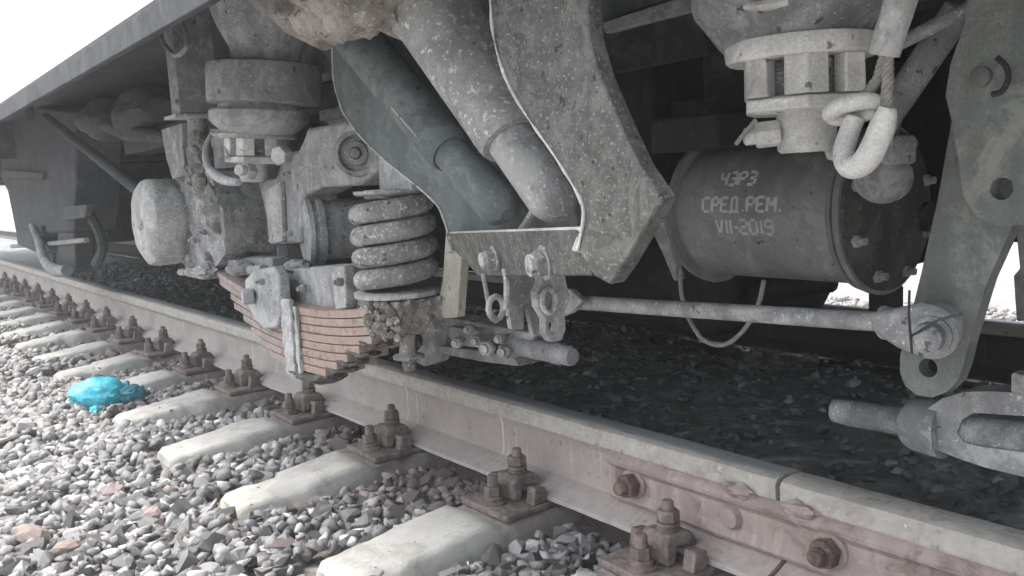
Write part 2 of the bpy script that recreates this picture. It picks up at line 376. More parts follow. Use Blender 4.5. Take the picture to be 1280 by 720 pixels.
    def build(s, name, mat, parent=None, bevel=0, smooth=True, ang=38, origin=None, seg=2, rough=0, rsub=0, rf=40):
        vs = [v.copy() for v in s.v]
        lo = Vector([min(v[i] for v in vs) for i in range(3)]); hi = Vector([max(v[i] for v in vs) for i in range(3)])
        o = Vector(origin) if origin is not None else (lo+hi)/2
        me = bpy.data.meshes.new(name); me.from_pydata([v-o for v in vs], [], s.f)
        bm = bmesh.new(); bm.from_mesh(me); bmesh.ops.recalc_face_normals(bm, faces=bm.faces)
        if rsub:
            bmesh.ops.triangulate(bm, faces=[f for f in bm.faces if len(f.verts) > 4])
            for _ in range(5):
                es = [e for e in bm.edges if e.calc_length() > rsub]
                if not es or len(bm.faces) > 30000: break
                bmesh.ops.subdivide_edges(bm, edges=es, cuts=1, use_grid_fill=True)
        if rough:
            bm.normal_update()
            for v in bm.verts:
                p = v.co+o
                v.co += v.normal*rough*(noise.noise(p*rf)+.5*noise.noise(p*rf*2.3))
        bm.to_mesh(me); bm.free()
        me.materials.append(mat if not isinstance(mat, str) else M[mat])
        if smooth: me.shade_smooth(); me.set_sharp_from_angle(angle=R(ang))
        ob = bpy.data.objects.new(name, me); COL.objects.link(ob)
        if parent: ob.parent = parent; ob.location = o-WL[parent]
        else: ob.location = o
        WL[ob] = o
        if bevel:
            md = ob.modifiers.new('bevel', 'BEVEL'); md.width = bevel; md.segments = seg; md.limit_method = 'ANGLE'; md.angle_limit = R(40)
            md.harden_normals = False
        return ob
def tag(o, label=None, cat=None, group=None, kind=None):
    if label: o['label'] = label
    if cat: o['category'] = cat
    if group: o['group'] = group
    if kind: o['kind'] = kind
    return o
def empty(name, loc, **k):
    o = bpy.data.objects.new(name, None); COL.objects.link(o); o.location = loc; WL[o] = Vector(loc); o.empty_display_size = .1
    return tag(o, **k)
def copy_tree(o, parent=None):
    c = o.copy(); COL.objects.link(c); c.parent = parent
    for ch in [x for x in list(KIDS.get(o.name, ()))]:
        copy_tree(ch, c)
    return c
KIDS = {}
def kids(root):
    KIDS.clear()
    for x in bpy.data.objects:
        if x.parent: KIDS.setdefault(x.parent.name, []).append(x)
def outline(pxs, Y): return [W(a, b, Y) for a, b in pxs]
def circ(px, py, rpx, Y, n=24):
    c = W(px, py, Y); r = rpx*MPX(c)
    return [c+Vector((math.cos(2*math.pi*i/n)*r, 0, math.sin(2*math.pi*i/n)*r)) for i in range(n)]
def plate(pxs, Y, th, holes=()): return MB().prism(outline(pxs, Y), (0, th, 0), [circ(*h, Y) for h in holes])
def vl(cx, prof, Y, n=40, wob=0, cy=None, seed=0):
    """vertical turned part: prof = [(py, radius px)] read along its axis at photo column cx"""
    c = W(cx, cy if cy is not None else prof[0][0], Y); m = MPX(c)
    A = Vector((c.x, c.y, 0)); pr = []
    for py, r in prof:
        z = W(cx+(py-prof[0][0])*.05, py, Y).z; pr.append((z, r*m))
    return MB().lathe(A, (0, 0, 1), pr, n, wob, seed)
X = Vector((1, 0, 0)); Yv = Vector((0, 1, 0)); Z = Vector((0, 0, 1))

# ------------------------------------------------------------------ ground, ballast
BOLTX = [-.60, -1.07, -1.531, -2.085, -2.628, -3.17, -3.69, -4.22, -4.76, -5.30, -5.82, -6.34, -6.88, -7.45, -8.02, -8.56, -9.1, -9.64, -10.18, -10.72]
def gz(x, y):
    z = -.058
    if y < -.5: z += .012; z -= min(.35, (-.5-y)*.09+max(0, -1.6-y)*.5)
    if y > 2.1: z -= min(.3, (y-2.1)*.1)
    if .09 < y < 1.51: z += .075+.02*noise.noise(Vector((x*1.3, y*1.3, 7)))
    elif -.05 < y < 1.65: z -= .0
    return z+.02*noise.noise(Vector((x*2.1, y*2.1, 0)))
gb = MB()
def axis(a, b, fine0, fine1, st, far):
    L = [a*f for f in far]+list(np.arange(fine0, fine1, st))+[b*f for f in reversed(far)]
    return L
xs = [-400, -150, -60, -25, -14]+list(np.arange(-11, 2.01, .1))+[4, 10, 30, 120, 400]
ys = [-400, -150, -60, -20, -8, -4]+list(np.arange(-3, 3.51, .1))+[5, 9, 20, 60, 150, 400]
vs = [(x, y, gz(x, y)-.02) for x in xs for y in ys]; ny = len(ys)
gb.add(vs, [(i*ny+j, (i+1)*ny+j, (i+1)*ny+j+1, i*ny+j+1) for i in range(len(xs)-1) for j in range(ny-1)])
bed = tag(gb.build('ballast_ground', 'ground', origin=(0, 0, 0)), kind='structure')
# stone shapes
TPL = []
for k in range(26):
    rr = random.Random(100+k); bm = bmesh.new()
    for i in range(10):
        v = Vector((rr.gauss(0, 1), rr.gauss(0, 1), rr.gauss(0, 1))).normalized()*rr.uniform(.8, 1.05)
        bm.verts.new((v.x, v.y*rr.uniform(.7, .9), v.z*.66))
    r_ = bmesh.ops.convex_hull(bm, input=bm.verts)
    bmesh.ops.delete(bm, geom=[g for g in r_['geom_interior'] if isinstance(g, bmesh.types.BMVert)], context='VERTS')
    bmesh.ops.triangulate(bm, faces=bm.faces)
    me = bpy.data.meshes.new('stone'); bm.to_mesh(me); bm.free(); me.materials.append(M['stone'])
    co = np.array([v.co[:] for v in me.vertices], dtype=np.float32); tr = np.array([p.vertices[:] for p in me.polygons], dtype=np.int32)
    TPL.append((me, co, tr))
def pick_tone(rr, x, y):
    u = rr.random(); c = [s for s in STONE if s[0] <= u][-1][1]
    k = rr.uniform(.78, 1.04); c = [a*k for a in c]
    if .06 < y < 1.62:
        wet = .5+.5*noise.noise(Vector((x*1.6, y*1.6, 4)))
        g = sum(c)/3; q = .45+.75*wet*wet; c = [(.3*a+.7*g*b_)*q for a, b_ in zip(c, (.93, 1., 1.06))]
    elif -.5 < y <= .06:
        m_ = max(0, min(.7, (.95 if x < -1.5 else .4)+y*2.6+.8*noise.noise(Vector((x*2, y*2, 9)))))
        c = [a*(1-m_)+b_*m_ for a, b_ in zip(c, (.25, .205, .185))]
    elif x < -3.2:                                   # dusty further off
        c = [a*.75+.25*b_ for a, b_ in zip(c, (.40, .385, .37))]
    return c
stones = []
def scatter(n, x0, x1, y0, y1, s0, s1, dz=(-.014, .012), tight=True):
    for _ in range(n):
        x = rnd.uniform(x0, x1); y = rnd.uniform(y0, y1); s = rnd.uniform(s0, s1)*.5
        if rnd.random() < .25: s *= .6
        if rnd.random() < .04: s *= 1.35
        z = gz(x, y)+rnd.uniform(*dz)
        px, py, d = PIX((x, y, z))
        if d < .3 or px < -60 or px > 1340 or py > 790: continue
        if (-.085-s*.6 < y < .085+s*.6 and z+s*.75 > -.002) or 1.515-s*.6 < y < 1.685+s*.6: continue
        if -.60 < y < .0 or 1.7 < y < 2.2:
            bad = False
            for bx in BOLTX:
                e = abs(x-bx)
                hw = .125 if y > -.57 else .10
                if e < hw+s*.35: bad = True; break
            if bad: continue
        stones.append((x, y, z, s, rnd.randrange(26), rnd.uniform(0, 6.28), rnd.gauss(0, .35), rnd.gauss(0, .35), s/d if (0 < px < 1280 and py < 720 and y < -.05) else 0))
scatter(16500, -4.2, -.5, -1.45, -.05, .034, .074)
scatter(9000, -9.5, -4.2, -1.6, -.05, .040, .075)
scatter(2600, -16, -9.5, -1.5, -.05, .05, .09)
scatter(3600, -5.0, -.3, -.05, 1.6, .010, .055, (-.026, -.004))
scatter(1800, -10, -5.0, -.05, 1.6, .04, .07)
scatter(4200, -7.0, -1.0, 1.65, 4.5, .035, .07)
for bx in BOLTX[:12]:
    for _ in range(16):
        s_ = rnd.uniform(.004, .011); yy = rnd.uniform(-.53, -.21)
        stones.append((bx+rnd.uniform(-.08, .08), yy, -.024-max(0, -.30-yy)*.09+s_*.3, s_, rnd.randrange(26), rnd.uniform(0, 6.28), 0, 0, 0))
stones.sort(key=lambda s: -s[8])
def mrot(a, b, c):
    ca, sa, cb, sb, cc, sc_ = math.cos(a), math.sin(a), math.cos(b), math.sin(b), math.cos(c), math.sin(c)
    return np.array([[ca, -sa, 0], [sa, ca, 0], [0, 0, 1]]) @ np.array([[cb, 0, sb], [0, 1, 0], [-sb, 0, cb]]) @ np.array([[1, 0, 0], [0, cc, -sc_], [0, sc_, cc]])
for (x, y, z, s, k, a, b_, c, _) in stones[:300]:
    ob = bpy.data.objects.new('stone', TPL[k][0]); COL.objects.link(ob); ob.parent = bed
    ob.location = (x, y, z); ob.rotation_euler = (c, b_, a); ob.scale = (s, s, s)
    ob['tone'] = [float(q) for q in pick_tone(rnd, x, y)]
VV, FF, CC = [], [], []; off = 0
for (x, y, z, s, k, a, b_, c, _) in stones[300:]:
    _, co, tr = TPL[k]
    VV.append((co*s) @ mrot(a, b_, c).T+np.array([x, y, z])); FF.append(tr+off); off += len(co)
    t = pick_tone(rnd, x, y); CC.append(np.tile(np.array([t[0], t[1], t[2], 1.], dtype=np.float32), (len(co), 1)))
VV = np.concatenate(VV).astype(np.float32); FF = np.concatenate(FF).astype(np.int32); CC = np.concatenate(CC)
me = bpy.data.meshes.new('ballast'); me.vertices.add(len(VV)); me.vertices.foreach_set('co', VV.ravel())
me.loops.add(FF.size); me.loops.foreach_set('vertex_index', FF.ravel()); me.polygons.add(len(FF)); me.polygons.foreach_set('loop_start', np.arange(0, FF.size, 3, dtype=np.int32))
me.update(calc_edges=True); at_ = me.color_attributes.new('tone', 'FLOAT_COLOR', 'POINT'); at_.data.foreach_set('color', CC.ravel()); me.materials.append(M['stones'])
bal = bpy.data.objects.new('ballast_stones', me); COL.objects.link(bal)
tag(bal, 'crushed grey and white ballast stones covering the track bed', 'ballast', kind='stuff')

# ------------------------------------------------------------------ rails
def rail_prof(yc):
    h = [(0, 0), (.075, 0), (.075, .010), (.045, .020), (.014, .034), (.009, .05), (.009, .115), (.016, .130), (.0365, .1395), (.0375, .146), (.0375, .166), (.033, .1745), (.024, .1788), (0, .1805)]
    r = [(a, b) for a, b in h]; l = [(-a, b) for a, b in reversed(h[1:-1])]
    return [(yc+a, b) for a, b in r+l]
def rail(x0, x1, yc, label, step=.06, dz=0, mat='rail'):
    mb = MB(); pr = rail_prof(yc); n = len(pr); k = max(1, int(abs(x1-x0)/step)); vs = []
    for i in range(k+1):
        x = x0+(x1-x0)*i/k
        for (y, z) in pr:
            q = Vector((x, y, z)); a = .0006*noise.noise(q*22)+.0004*noise.noise(q*60)
            vs.append((x, y+a*2, z+a+dz))
    fs = [(i*n+j, (i+1)*n+j, (i+1)*n+(j+1) % n, i*n+(j+1) % n) for i in range(k) for j in range(n)]
    fs += [tuple(reversed(range(n))), tuple(k*n+j for j in range(n))]
    mb.add(vs, fs); return tag(mb.build('rail', mat, smooth=True, ang=25), label, 'rail')
JX = -.877
rail(-30, JX-.004, 0, 'long near rail with dusty brown web running to the distance')
rail(JX+.005, 1.4, 0, 'short length of near rail after the joint gap at lower right', dz=-.0015)
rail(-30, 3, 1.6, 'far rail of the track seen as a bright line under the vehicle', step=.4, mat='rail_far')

def fishplate(side, label):
    y = side
    f = empty('fishplate', (JX, side*.03, .09), label=label, cat='fishplate')
    pr = [(-.0115, .037), (-.0115-.012, .036), (-.034, .038), (-.040, .046), (-.036, .056), (-.029, .064), (-.029, .100), (-.034, .108), (-.046, .116), (-.049, .124), (-.041, .133), (-.030, .1385), (-.0165, .132), (-.0115, .118)]
    k = 40; vs = []; n = len(pr)
    for i in range(k+1):
        x = JX-.41+.82*i/k
        for a, b in pr:
            e = .0009*noise.noise(Vector((x*14, a*60, b*60))); vs.append((x, -side*(-1)*(a+e)*(-1) if False else -side*(-a-e)*-1 if False else side*(-(a+e)) , b+e))
    fs = [(i*n+j, (i+1)*n+j, (i+1)*n+(j+1) % n, i*n+(j+1) % n) for i in range(k) for j in range(n)]+[tuple(reversed(range(n))), tuple(k*n+j for j in range(n))]
    MB().add(vs, fs).build('plate_bar', 'fish', f, ang=30)
    d = Vector((0, side, 0))
    for i, x in enumerate((-1.222, -.978, -.781, -.60)):
        A = Vector((x, side*.028, .082)); bo = empty('bolt', A); bo.parent = f; bo.location = A-WL[f]; WL[bo] = A
        if i in (0, 2):
            MB().lathe(A, d, [(0, .029), (.004, .031), (.008, .030)], 24).build('washer', 'fish', bo)
            MB().hexn(A+d*.008, d, .026, .025, .3).build('nut', 'rusty', bo)
            MB().lathe(A+d*.033, d, [(0, .0145), (.014, .0145), (.018, .012)], 20).build('thread_end', 'rusty', bo)
        else:
            MB().lathe(A, d, [(0, .0215), (.008, .0215), (.015, .018), (.018, .008)], 24, .0008).build('round_head', 'fish', bo)
    return f
fishplate(-1, 'pinkish rusty fishplate bolted across the rail joint on the outer side')
# worn lips of metal below the joint on the head
for (a, b_, lab) in ((-.985, -.925, 1), (-.86, -.80, 1)):
    lp = MB(); lp.blob(((a+b_)/2, -.041, .140), (.030, .014, .012), 3, .5, 4, a*7)
    tag(lp.build('weld_lump', 'fish'), 'rusty weld lump under the rail head %s the joint gap' % ('left of' if a < JX-.05 else 'right of'), 'weld')

# ------------------------------------------------------------------ sleepers
def sleeper_mesh(seed):
    st = [(-.56, -.052, .062), (-.548, -.042, .075), (-.40, -.028, .082), (-.27, -.012, .086), (-.235, -.010, .086), (-.20, -.024, .088), (0, -.022, .088), (.21, -.024, .088), (.26, -.012, .086), (.8, -.06, .075), (1.35, -.012, .086), (1.40, -.024, .088), (1.6, -.022, .088), (1.82, -.02, .088), (2.14, -.045, .08), (2.16, -.055, .07)]
    ys_ = []; 
    y = -.56
    while y < .3: ys_.append(y); y += .018
    while y < 2.16: ys_.append(y); y += .08
    ys_.append(2.16)
    mb = MB(); vs = []; 
    for y in ys_:
        for i in range(len(st)-1):
            if st[i][0] <= y <= st[i+1][0]+1e-6:
                t = (y-st[i][0])/(st[i+1][0]-st[i][0]); zt = st[i][1]*(1-t)+st[i+1][1]*t; wt = st[i][2]*(1-t)+st[i+1][2]*t
        sec = [(-wt-.045, -.24), (-wt-.026, -.13), (-wt-.010, zt-.045), (-wt-.003, zt-.012), (-wt+.004, zt-.003), (-wt+.013, zt), (-wt*.5, zt+.001), (0, zt+.002), (wt*.5, zt+.001), (wt-.013, zt), (wt-.004, zt-.003), (wt+.003, zt-.012), (wt+.010, zt-.045), (wt+.026, -.13), (wt+.045, -.24)]
        for (x, z) in sec:
            q = Vector((x+seed, y, z)); e = .0022*noise.noise(q*14)+.0022*noise.noise(q*45)
            if abs(x) > wt-.02 and z > zt-.03 and noise.noise(q*9+Vector((0, 0, seed*3))) > .35: e -= .010   # broken arrises
            vs.append((x+e*(1 if x > 0 else -1), y, z+e))
    n = 15; k = len(ys_)
    fs = [(i*n+j, i*n+j+1, (i+1)*n+j+1, (i+1)*n+j) for i in range(k-1) for j in range(n-1)]
    fs += [tuple(range(n)), tuple(reversed([(k-1)*n+j for j in range(n)]))]
    mb.add(vs, fs); return mb
names = ['nearest bottom-edge', 'largest bottom-edge', 'yellow-lichened', 'second pale concrete sleeper behind the yellowed one', '']
SLAB = {0: 'concrete sleeper under the fishplate joint at the bottom edge', 1: 'concrete sleeper at the bottom edge just left of the fishplate', 2: 'large smooth pale sleeper at the bottom centre of the photo',
        3: 'broad concrete sleeper with yellowish chipped ends', 4: 'pale concrete sleeper just beyond the yellow-ended one', 5: 'concrete sleeper whose end lies right beside the blue bag', 6: 'concrete sleeper partly hidden behind the blue bag'}
orn = ['first', 'second', 'third', 'fourth', 'fifth', 'sixth', 'seventh', 'eighth', 'ninth', 'tenth', 'eleventh', 'twelfth', 'thirteenth', 'fourteenth']
SLM = [sleeper_mesh(k*5.3) for k in range(4)]
def lab_for(i, what, table=None):
    if table and i in table: return table[i]
    return '%s %s counting into the distance from the blue bag' % (orn[min(i-7, 13)], what)
rest = []
for i, bx in enumerate(BOLTX):
    o = SLM[i % 4].build('concrete_sleeper', 'conc_y' if i == 3 else 'conc', origin=(0, 0, 0), ang=50)
    o.location = (bx, 0, 0); o.rotation_euler.z = rnd.uniform(-.012, .012)
    tag(o, lab_for(i, 'concrete sleeper', SLAB), 'sleeper', 'concrete sleepers under the track')

# ------------------------------------------------------------------ rail fastenings (baseplate, clamp, bolts)
def fastening():
    f = empty('rail_fastening', (0, 0, 0), cat='rail fastening', group='rusty rail fastenings along the near rail')
    pm = plate_m = MB().prism([(-.085, -.195, -.020), (.085, -.195, -.020), (.085, .19, -.020), (-.085, .19, -.020)], (0, 0, .016)); pm.build('base_plate', 'rustbolt', f, bevel=.004)
    # two upstanding ribs that hold the foot of the rail, with the clamp between them
    MB().prism([(-.082, -.118, -.004), (-.082, -.080, -.004), (-.082, -.080, .030), (-.082, -.110, .034)], (.028, 0, 0)).build('rib', 'rustbolt', f, bevel=.003)
    MB().prism([(.054, -.118, -.004), (.054, -.080, -.004), (.054, -.080, .030), (.054, -.110, .034)], (.028, 0, 0)).build('rib', 'rustbolt', f, bevel=.003)
    MB().prism([(-.034, -.132, -.003), (-.034, -.110, -.003), (-.034, -.104, .030), (-.034, -.062, .016), (-.034, -.050, .024), (-.034, -.066, .048), (-.034, -.120, .052), (-.034, -.134, .040)], (.068, 0, 0)).build('clamp', 'rustbolt', f, bevel=.005)
    b = MB().lathe((0, -.093, .048), Z, [(0, .011), (.052, .011), (.056, .009)], 16).build('clip_bolt', 'rustbolt', f)
    MB().lathe((0, -.093, .051), Z, [(0, .021), (.005, .022), (.0055, .019), (.009, .019), (.0095, .022), (.013, .021)], 24).build('spring_washer', 'rustbolt', b)
    MB().hexn((0, -.093, .065), Z, .022, .0215, .2).build('nut', 'rustbolt', b)
    c = MB().lathe((0, -.163, -.006), Z, [(0, .012), (.062, .012), (.066, .010)], 16).build('anchor_bolt', 'rustbolt', f)
    MB().lathe((0, -.163, -.004), Z, [(0, .027), (.006, .027), (.007, .021), (.016, .022), (.018, .019)], 20, .001).build('washer', 'rustbolt', c)
    MB().hexn((0, -.163, .014), Z, .022, .0205, .5).build('nut', 'rustbolt', c)
    # gauge side, mostly hidden behind the rail
    MB().prism([(-.034, .132, -.003), (-.034, .110, -.003), (-.034, .104, .030), (-.034, .062, .016), (-.034, .066, .048), (-.034, .120, .052)], (.068, 0, 0)).build('clamp', 'rustbolt', f, bevel=.005)
    MB().lathe((0, .093, .048), Z, [(0, .011), (.056, .011)], 12).build('clip_bolt', 'rustbolt', f)
    return f
proto = fastening(); kids(proto)
FL = {0: 'rusty rail fastening beside the right end of the fishplate', 1: 'rusty rail fastening standing against the fishplate left of the joint', 2: 'tall rusty rail fastening just left of the fishplate end',
      3: 'rusty rail fastening on the yellow-ended sleeper', 4: 'rusty rail fastening right below the leaf spring', 5: 'rusty rail fastening on the sleeper beside the blue bag', 6: 'rusty rail fastening up the slope from the blue bag'}
for i, bx in enumerate(BOLTX[:17]):
    o = proto if i == 0 else copy_tree(proto)
    o.location = (bx+rnd.uniform(-.006, .006), 0, 0); o.rotation_euler.z = rnd.uniform(-.03, .03)
    o['label'] = lab_for(i, 'rusty rail fastening', FL)
for i, bx in enumerate(BOLTX[9:17]):
    o = copy_tree(proto); o.location = (bx, 1.6, 0); o['group'] = 'rail fastenings on the far rail'
    o['label'] = 'dim rail fastening on the far rail in the shade under the vehicle'
for o in (bpy.data.objects[n] for n in ()): pass

# ------------------------------------------------------------------ the rail vehicle
V = empty('rail_vehicle', (-3, .8, .18), label='dusty grey rail vehicle whose running gear fills the upper half of the photo', cat='rail vehicle')
def part(name, mb, mat, bevel=0, parent=None, **k): return mb.build(name, mat, parent or V, bevel=bevel, **k)

# deck frame, underside
part('side_sill', MB().box((-16, -.75, .992), (1.5, -.735, 1.040)).prism([(-16, -.735, 1.034), (-16, -.45, 1.232), (-16, -.45, 1.238), (-16, -.735, 1.040)], (17.5, 0, 0)), 'sill', .003)
part('side_sill', MB().box((-16, 2.335, .992), (1.5, 2.35, 1.24)), 'sill', .003)
part('deck_plate', MB().box((-16, -.46, 1.24), (1.5, 2.334, 1.25)), 'under')
for i in range(9):
    x = -15.5+i*1.1
    part('cross_member', MB().box((x, -.40, 1.0), (x+.06, 2.3, 1.239)), 'under', .004)
for y in (.1, .5, 1.1, 1.7): part('longitudinal_beam', MB().box((-16, y, 1.0), (1.5, y+.10, 1.2385)), 'under', .004)
0 and part('air_pipe', MB().tube([(-14, -.5, .955), (-8, -.48, .95), (-5, -.45, .965), (-3.1, -.46, .955)], .022, 10), 'under')

# wheelsets
for x in (-2.93, .35):
    ws = empty('wheelset', (x, .8, .18+.475)); ws.parent = V; ws.location = WL[ws]-WL[V]
    for y, s in ((0, -1), (1.6, 1)):
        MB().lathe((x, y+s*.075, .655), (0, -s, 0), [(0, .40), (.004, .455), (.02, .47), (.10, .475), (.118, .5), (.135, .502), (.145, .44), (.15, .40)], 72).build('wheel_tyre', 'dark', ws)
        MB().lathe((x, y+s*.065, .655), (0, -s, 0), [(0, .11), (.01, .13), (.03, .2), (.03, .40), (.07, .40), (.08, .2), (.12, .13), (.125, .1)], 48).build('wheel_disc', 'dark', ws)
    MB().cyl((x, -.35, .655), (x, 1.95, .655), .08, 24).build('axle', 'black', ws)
# unseen dark machinery added between the wheels to block light
part('motor_blocker', MB().lathe((-2.55, .45, .72), (0, 1, 0), [(0, .25), (.05, .33), (.9, .33), (.95, .25)], 12).box((-2.3, .5, .5), (-1.9, 1.3, .98)), 'black', .01)
part('transom_blocker', MB().box((-1.75, .3, .62), (-1.45, 1.4, .98)).box((-1.9, 1.35, .45), (-.2, 1.5, 1.0)), 'black', .01)
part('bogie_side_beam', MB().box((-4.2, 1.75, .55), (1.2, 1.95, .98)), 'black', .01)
part('gear_case_blocker', MB().prism([(-2.2, .62, .26), (-1.55, .62, .24), (-1.4, .62, .5), (-1.4, .62, .8), (-2.3, .62, .8)], (0, .5, 0)), 'black', .02)
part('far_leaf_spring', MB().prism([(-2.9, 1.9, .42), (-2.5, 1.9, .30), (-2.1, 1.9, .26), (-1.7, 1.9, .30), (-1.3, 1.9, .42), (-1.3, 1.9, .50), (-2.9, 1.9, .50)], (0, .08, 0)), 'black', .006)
part('far_blocker_beam', MB().box((-5.0, 1.72, .16), (-3.3, 1.86, .75)).box((-3.3, 1.70, .30), (-2.15, 1.84, .75)), 'black', .01)  # added blockers that close bright gaps on the far side
# near side beam of the bogie frame (light underside edge shows at the top)
part('side_frame_beam', MB().box((-4.3, -.16, .90), (-1.9, -.02, .985)), 'dark', .006)
cb = MB().prism(outline([(752, 28), (862, -8), (870, 12), (756, 42)], .03), (0, .02, 0)); part('beam_flange', cb, 'dusty', .003)
part('beam_web', MB().prism(outline([(756, 42), (872, 11), (885, 66), (765, 92)], .05), (0, .03, 0)), 'dark', .003)
part('beam_web', MB().prism(outline([(740, -60), (870, -60), (862, -9), (752, 27)], .055), (0, .03, 0)), 'dusty_teal', .003)
part('far_left_frame', MB().prism(outline([(395, 60), (500, 60), (520, 190), (440, 170), (398, 150)], -.10), (0, .05, 0)), 'dusty', .006)
part('frame_rib', MB().box(W(398, 137, -.16), W(452, 144, -.12)), 'dusty_light', .004)
part('frame_gusset', plate([(330, 10), (425, 20), (440, 95), (400, 92), (345, 70)], -.20, .05), 'dusty', .006)

# ---- suspension unit, left
U = empty('suspension_unit', W(327, 120, -.35)); U.parent = V; U.location = WL[U]-WL[V]
U['label'] = 'left suspension hanger with round rubber drum and wired nut'
vl(314, [(-110, 120), (-60, 98), (-20, 80), (10, 70), (40, 58), (62, 46), (84, 42)], -.35, wob=.002).build('bell', 'dusty', U)
vl(327, [(80, 62), (82, 68), (88, 70), (124, 70), (130, 69), (131, 52)], -.35, wob=.0012).build('upper_drum', 'dusty', U)
vl(325, [(130, 50), (137, 50), (138, 58), (141, 61), (152, 61), (157, 57), (166, 46), (170, 38), (172, 30)], -.35, wob=.0012).build('lower_drum', 'dusty', U)
vl(325, [(167, 46), (169, 49), (173, 49), (175, 46)], -.35, cy=180).build('washer', 'dusty_light', U)
def castle_nut(cx, py0, py1, rpx, Y, mat, U, rot=0, slot=.22):
    c = W(cx, py0, Y); m = MPX(c); r = rpx*m; z1 = W(cx, py0, Y).z; z0 = W(cx, py1, Y).z
    A = Vector((c.x, c.y, 0)); mb = MB(); zs = z0+(z1-z0)*.30
    for k in range(6):
        a = rot+k*math.pi/3; ct = Vector((math.cos(a), math.sin(a), 0)); tn = Vector((-math.sin(a), math.cos(a), 0))
        # kite shaped merlon round each corner of the hexagon
        h = .866*r; sw = r*slot*.5
        def mid(sg):
            b = a+sg*math.pi/6; n_ = Vector((math.cos(b), math.sin(b), 0)); t_ = Vector((-math.sin(b), math.cos(b), 0))
            return n_, t_
        n1, t1 = mid(-1); n2, t2 = mid(1)
        pts = [A+ct*r*.97, A+n2*h-t2*sw, A+n2*(r*.58)-t2*sw, A+n1*(r*.58)+t1*sw, A+n1*h+t1*sw]
        mb.prism([p+Z*zs for p in pts], Z*(z1-zs))
    mb.build('castle_nut', mat, U, bevel=.0022, rsub=.02, rough=.0006)
    MB().hexn(A+Z*z0, Z, zs-z0+.0005, r*.968, rot+math.pi/2, .17).build('nut_base', mat, U, bevel=.002)
    prof = []; z = z0+.001; i = 0
    while z < z1: prof.append((z, r*(.57 if i % 2 else .545))); z += r*.035; i += 1
    MB().lathe(A, Z, prof, 32).build('thread', 'dusty_mid', U)
    return A, z0, z1, r
castle_nut(325, 173, 206, 41, -.35, 'nut', U, rot=R(14), slot=.3)
vl(322, [(204, 17), (222, 17), (229, 14)], -.35, n=24).build('stud', 'dusty_light', U)
B0 = W(322, 214, -.42); MB().hexn(B0, Vector((.55, -.8, .1)), .035, .021, 0).lathe(B0, Vector((.55, -.8, .1)), [(.034, .014), (.052, .014), (.055, .012)], 16).build('cross_bolt', 'nut', U)
MB().hexn(W(362, 188, -.38), Vector((.5, -.8, -.1)), .03, .024, .3).build('side_nut', 'dusty_light', U)
MB().tube([W(268, 172, -.43), W(262, 190, -.45), W(266, 212, -.46), W(284, 226, -.46), W(306, 228, -.45)], [.005, .007, .010, .013, .009], 10, smooth=6, wob=.1).tube([W(268, 172, -.43), W(284, 178, -.42), W(290, 200, -.43)], .006, 8, smooth=5).build('safety_wire', 'strap', U)

U.rotation_euler = (R(-3), R(3), 0)
# ---- bracket box and rod beside it
bb = empty('hanger_bracket', W(222, 100, -.42)); bb.parent = V; bb.location = WL[bb]-WL[V]
c0 = W(221, 100, -.45); zt = W(221, 35, -.45).z; zb = W(221, 143, -.45).z
MB().box((c0.x-.075, -.45, zb), (c0.x, -.34, 1.236)).build('box_section', 'dusty', bb, bevel=.003)
MB().box((c0.x-.085, -.47, zb-.012), (c0.x+.02, -.31, zb-.002)).build('foot_flange', 'dusty_light', bb, bevel=.002)
MB().tube([W(201, 45, -.5), W(207, 58, -.5), W(220, 69, -.5), W(232, 60, -.49), W(233, 45, -.48), W(226, 20, -.46)], .0065, 10, smooth=6).build('hook', 'dusty_light', bb)
MB().lathe(W(222, 128, -.455), (0, -1, 0), [(0, .008), (.008, .008), (.01, .005)], 10).build('rivet', 'dusty', bb)
vl(246, [(143, 16), (147, 16), (148, 12), (182, 12), (186, 15), (200, 16), (228, 15), (246, 10), (250, 6)], -.39, n=20, wob=.008).build('threaded_rod', 'crust', bb)
lm = MB()
for i in range(22): lm.blob(W(246+rnd.uniform(-12, 10), rnd.uniform(168, 243), -.40+rnd.uniform(-.02, .02)), (.017, .014, .018), 2, .5, 4, i)
tag(lm.build('caked_dirt', 'crust', bb), kind='stuff')
part('spring_hanger_plate', plate([(201, 162), (226, 154), (232, 232), (216, 226), (208, 200)], -.33, .03), 'dusty', .003)

# ---- axle box
AB = empty('axle_box', W(205, 280, -.45)); AB.parent = V; AB.location = WL[AB]-WL[V]
ac = W(178, 279, -.50)
MB().lathe(ac+Vector((0, -.012, 0)), (0, 1, 0), [(0, .02), (.002, .07), (.008, .105), (.022, .126), (.04, .133), (.10, .133), (.104, .130), (.118, .128), (.122, .133), (.15, .136)], 56, .004).build('cover', 'dusty_light', AB, rsub=.03, rough=.003, rf=22)
MB().blob(ac+Vector((.02, -.002, -.005)), (.03, .02, .015), 2, .3, 3).build('boss', 'dusty', AB)
plate([(222, 240), (238, 212), (262, 214), (270, 240), (279, 262), (281, 318), (268, 336), (232, 338), (222, 300)], -.40, .14).build('housing', 'dusty_mid', AB, bevel=.008, rsub=.02, rough=.010, rf=28)
MB().box(W(232, 334, -.42), W(280, 347, -.36)).build('lower_lug', 'dusty', AB, bevel=.003)
for (a, b_) in ((256, 262), (262, 320), (240, 322)):
    MB().hexn(W(a, b_, -.40), (0, -1, 0), .016, .014).build('bolt', 'dusty', AB)
part('axle_box_guide', plate([(262, 160), (330, 165), (336, 338), (282, 338), (280, 262), (266, 225)], -.26, .05), 'dusty', .004)
part('guide_rib', plate([(301, 232), (314, 235), (322, 318), (309, 338), (303, 300)], -.29, .028), 'dusty', .003)
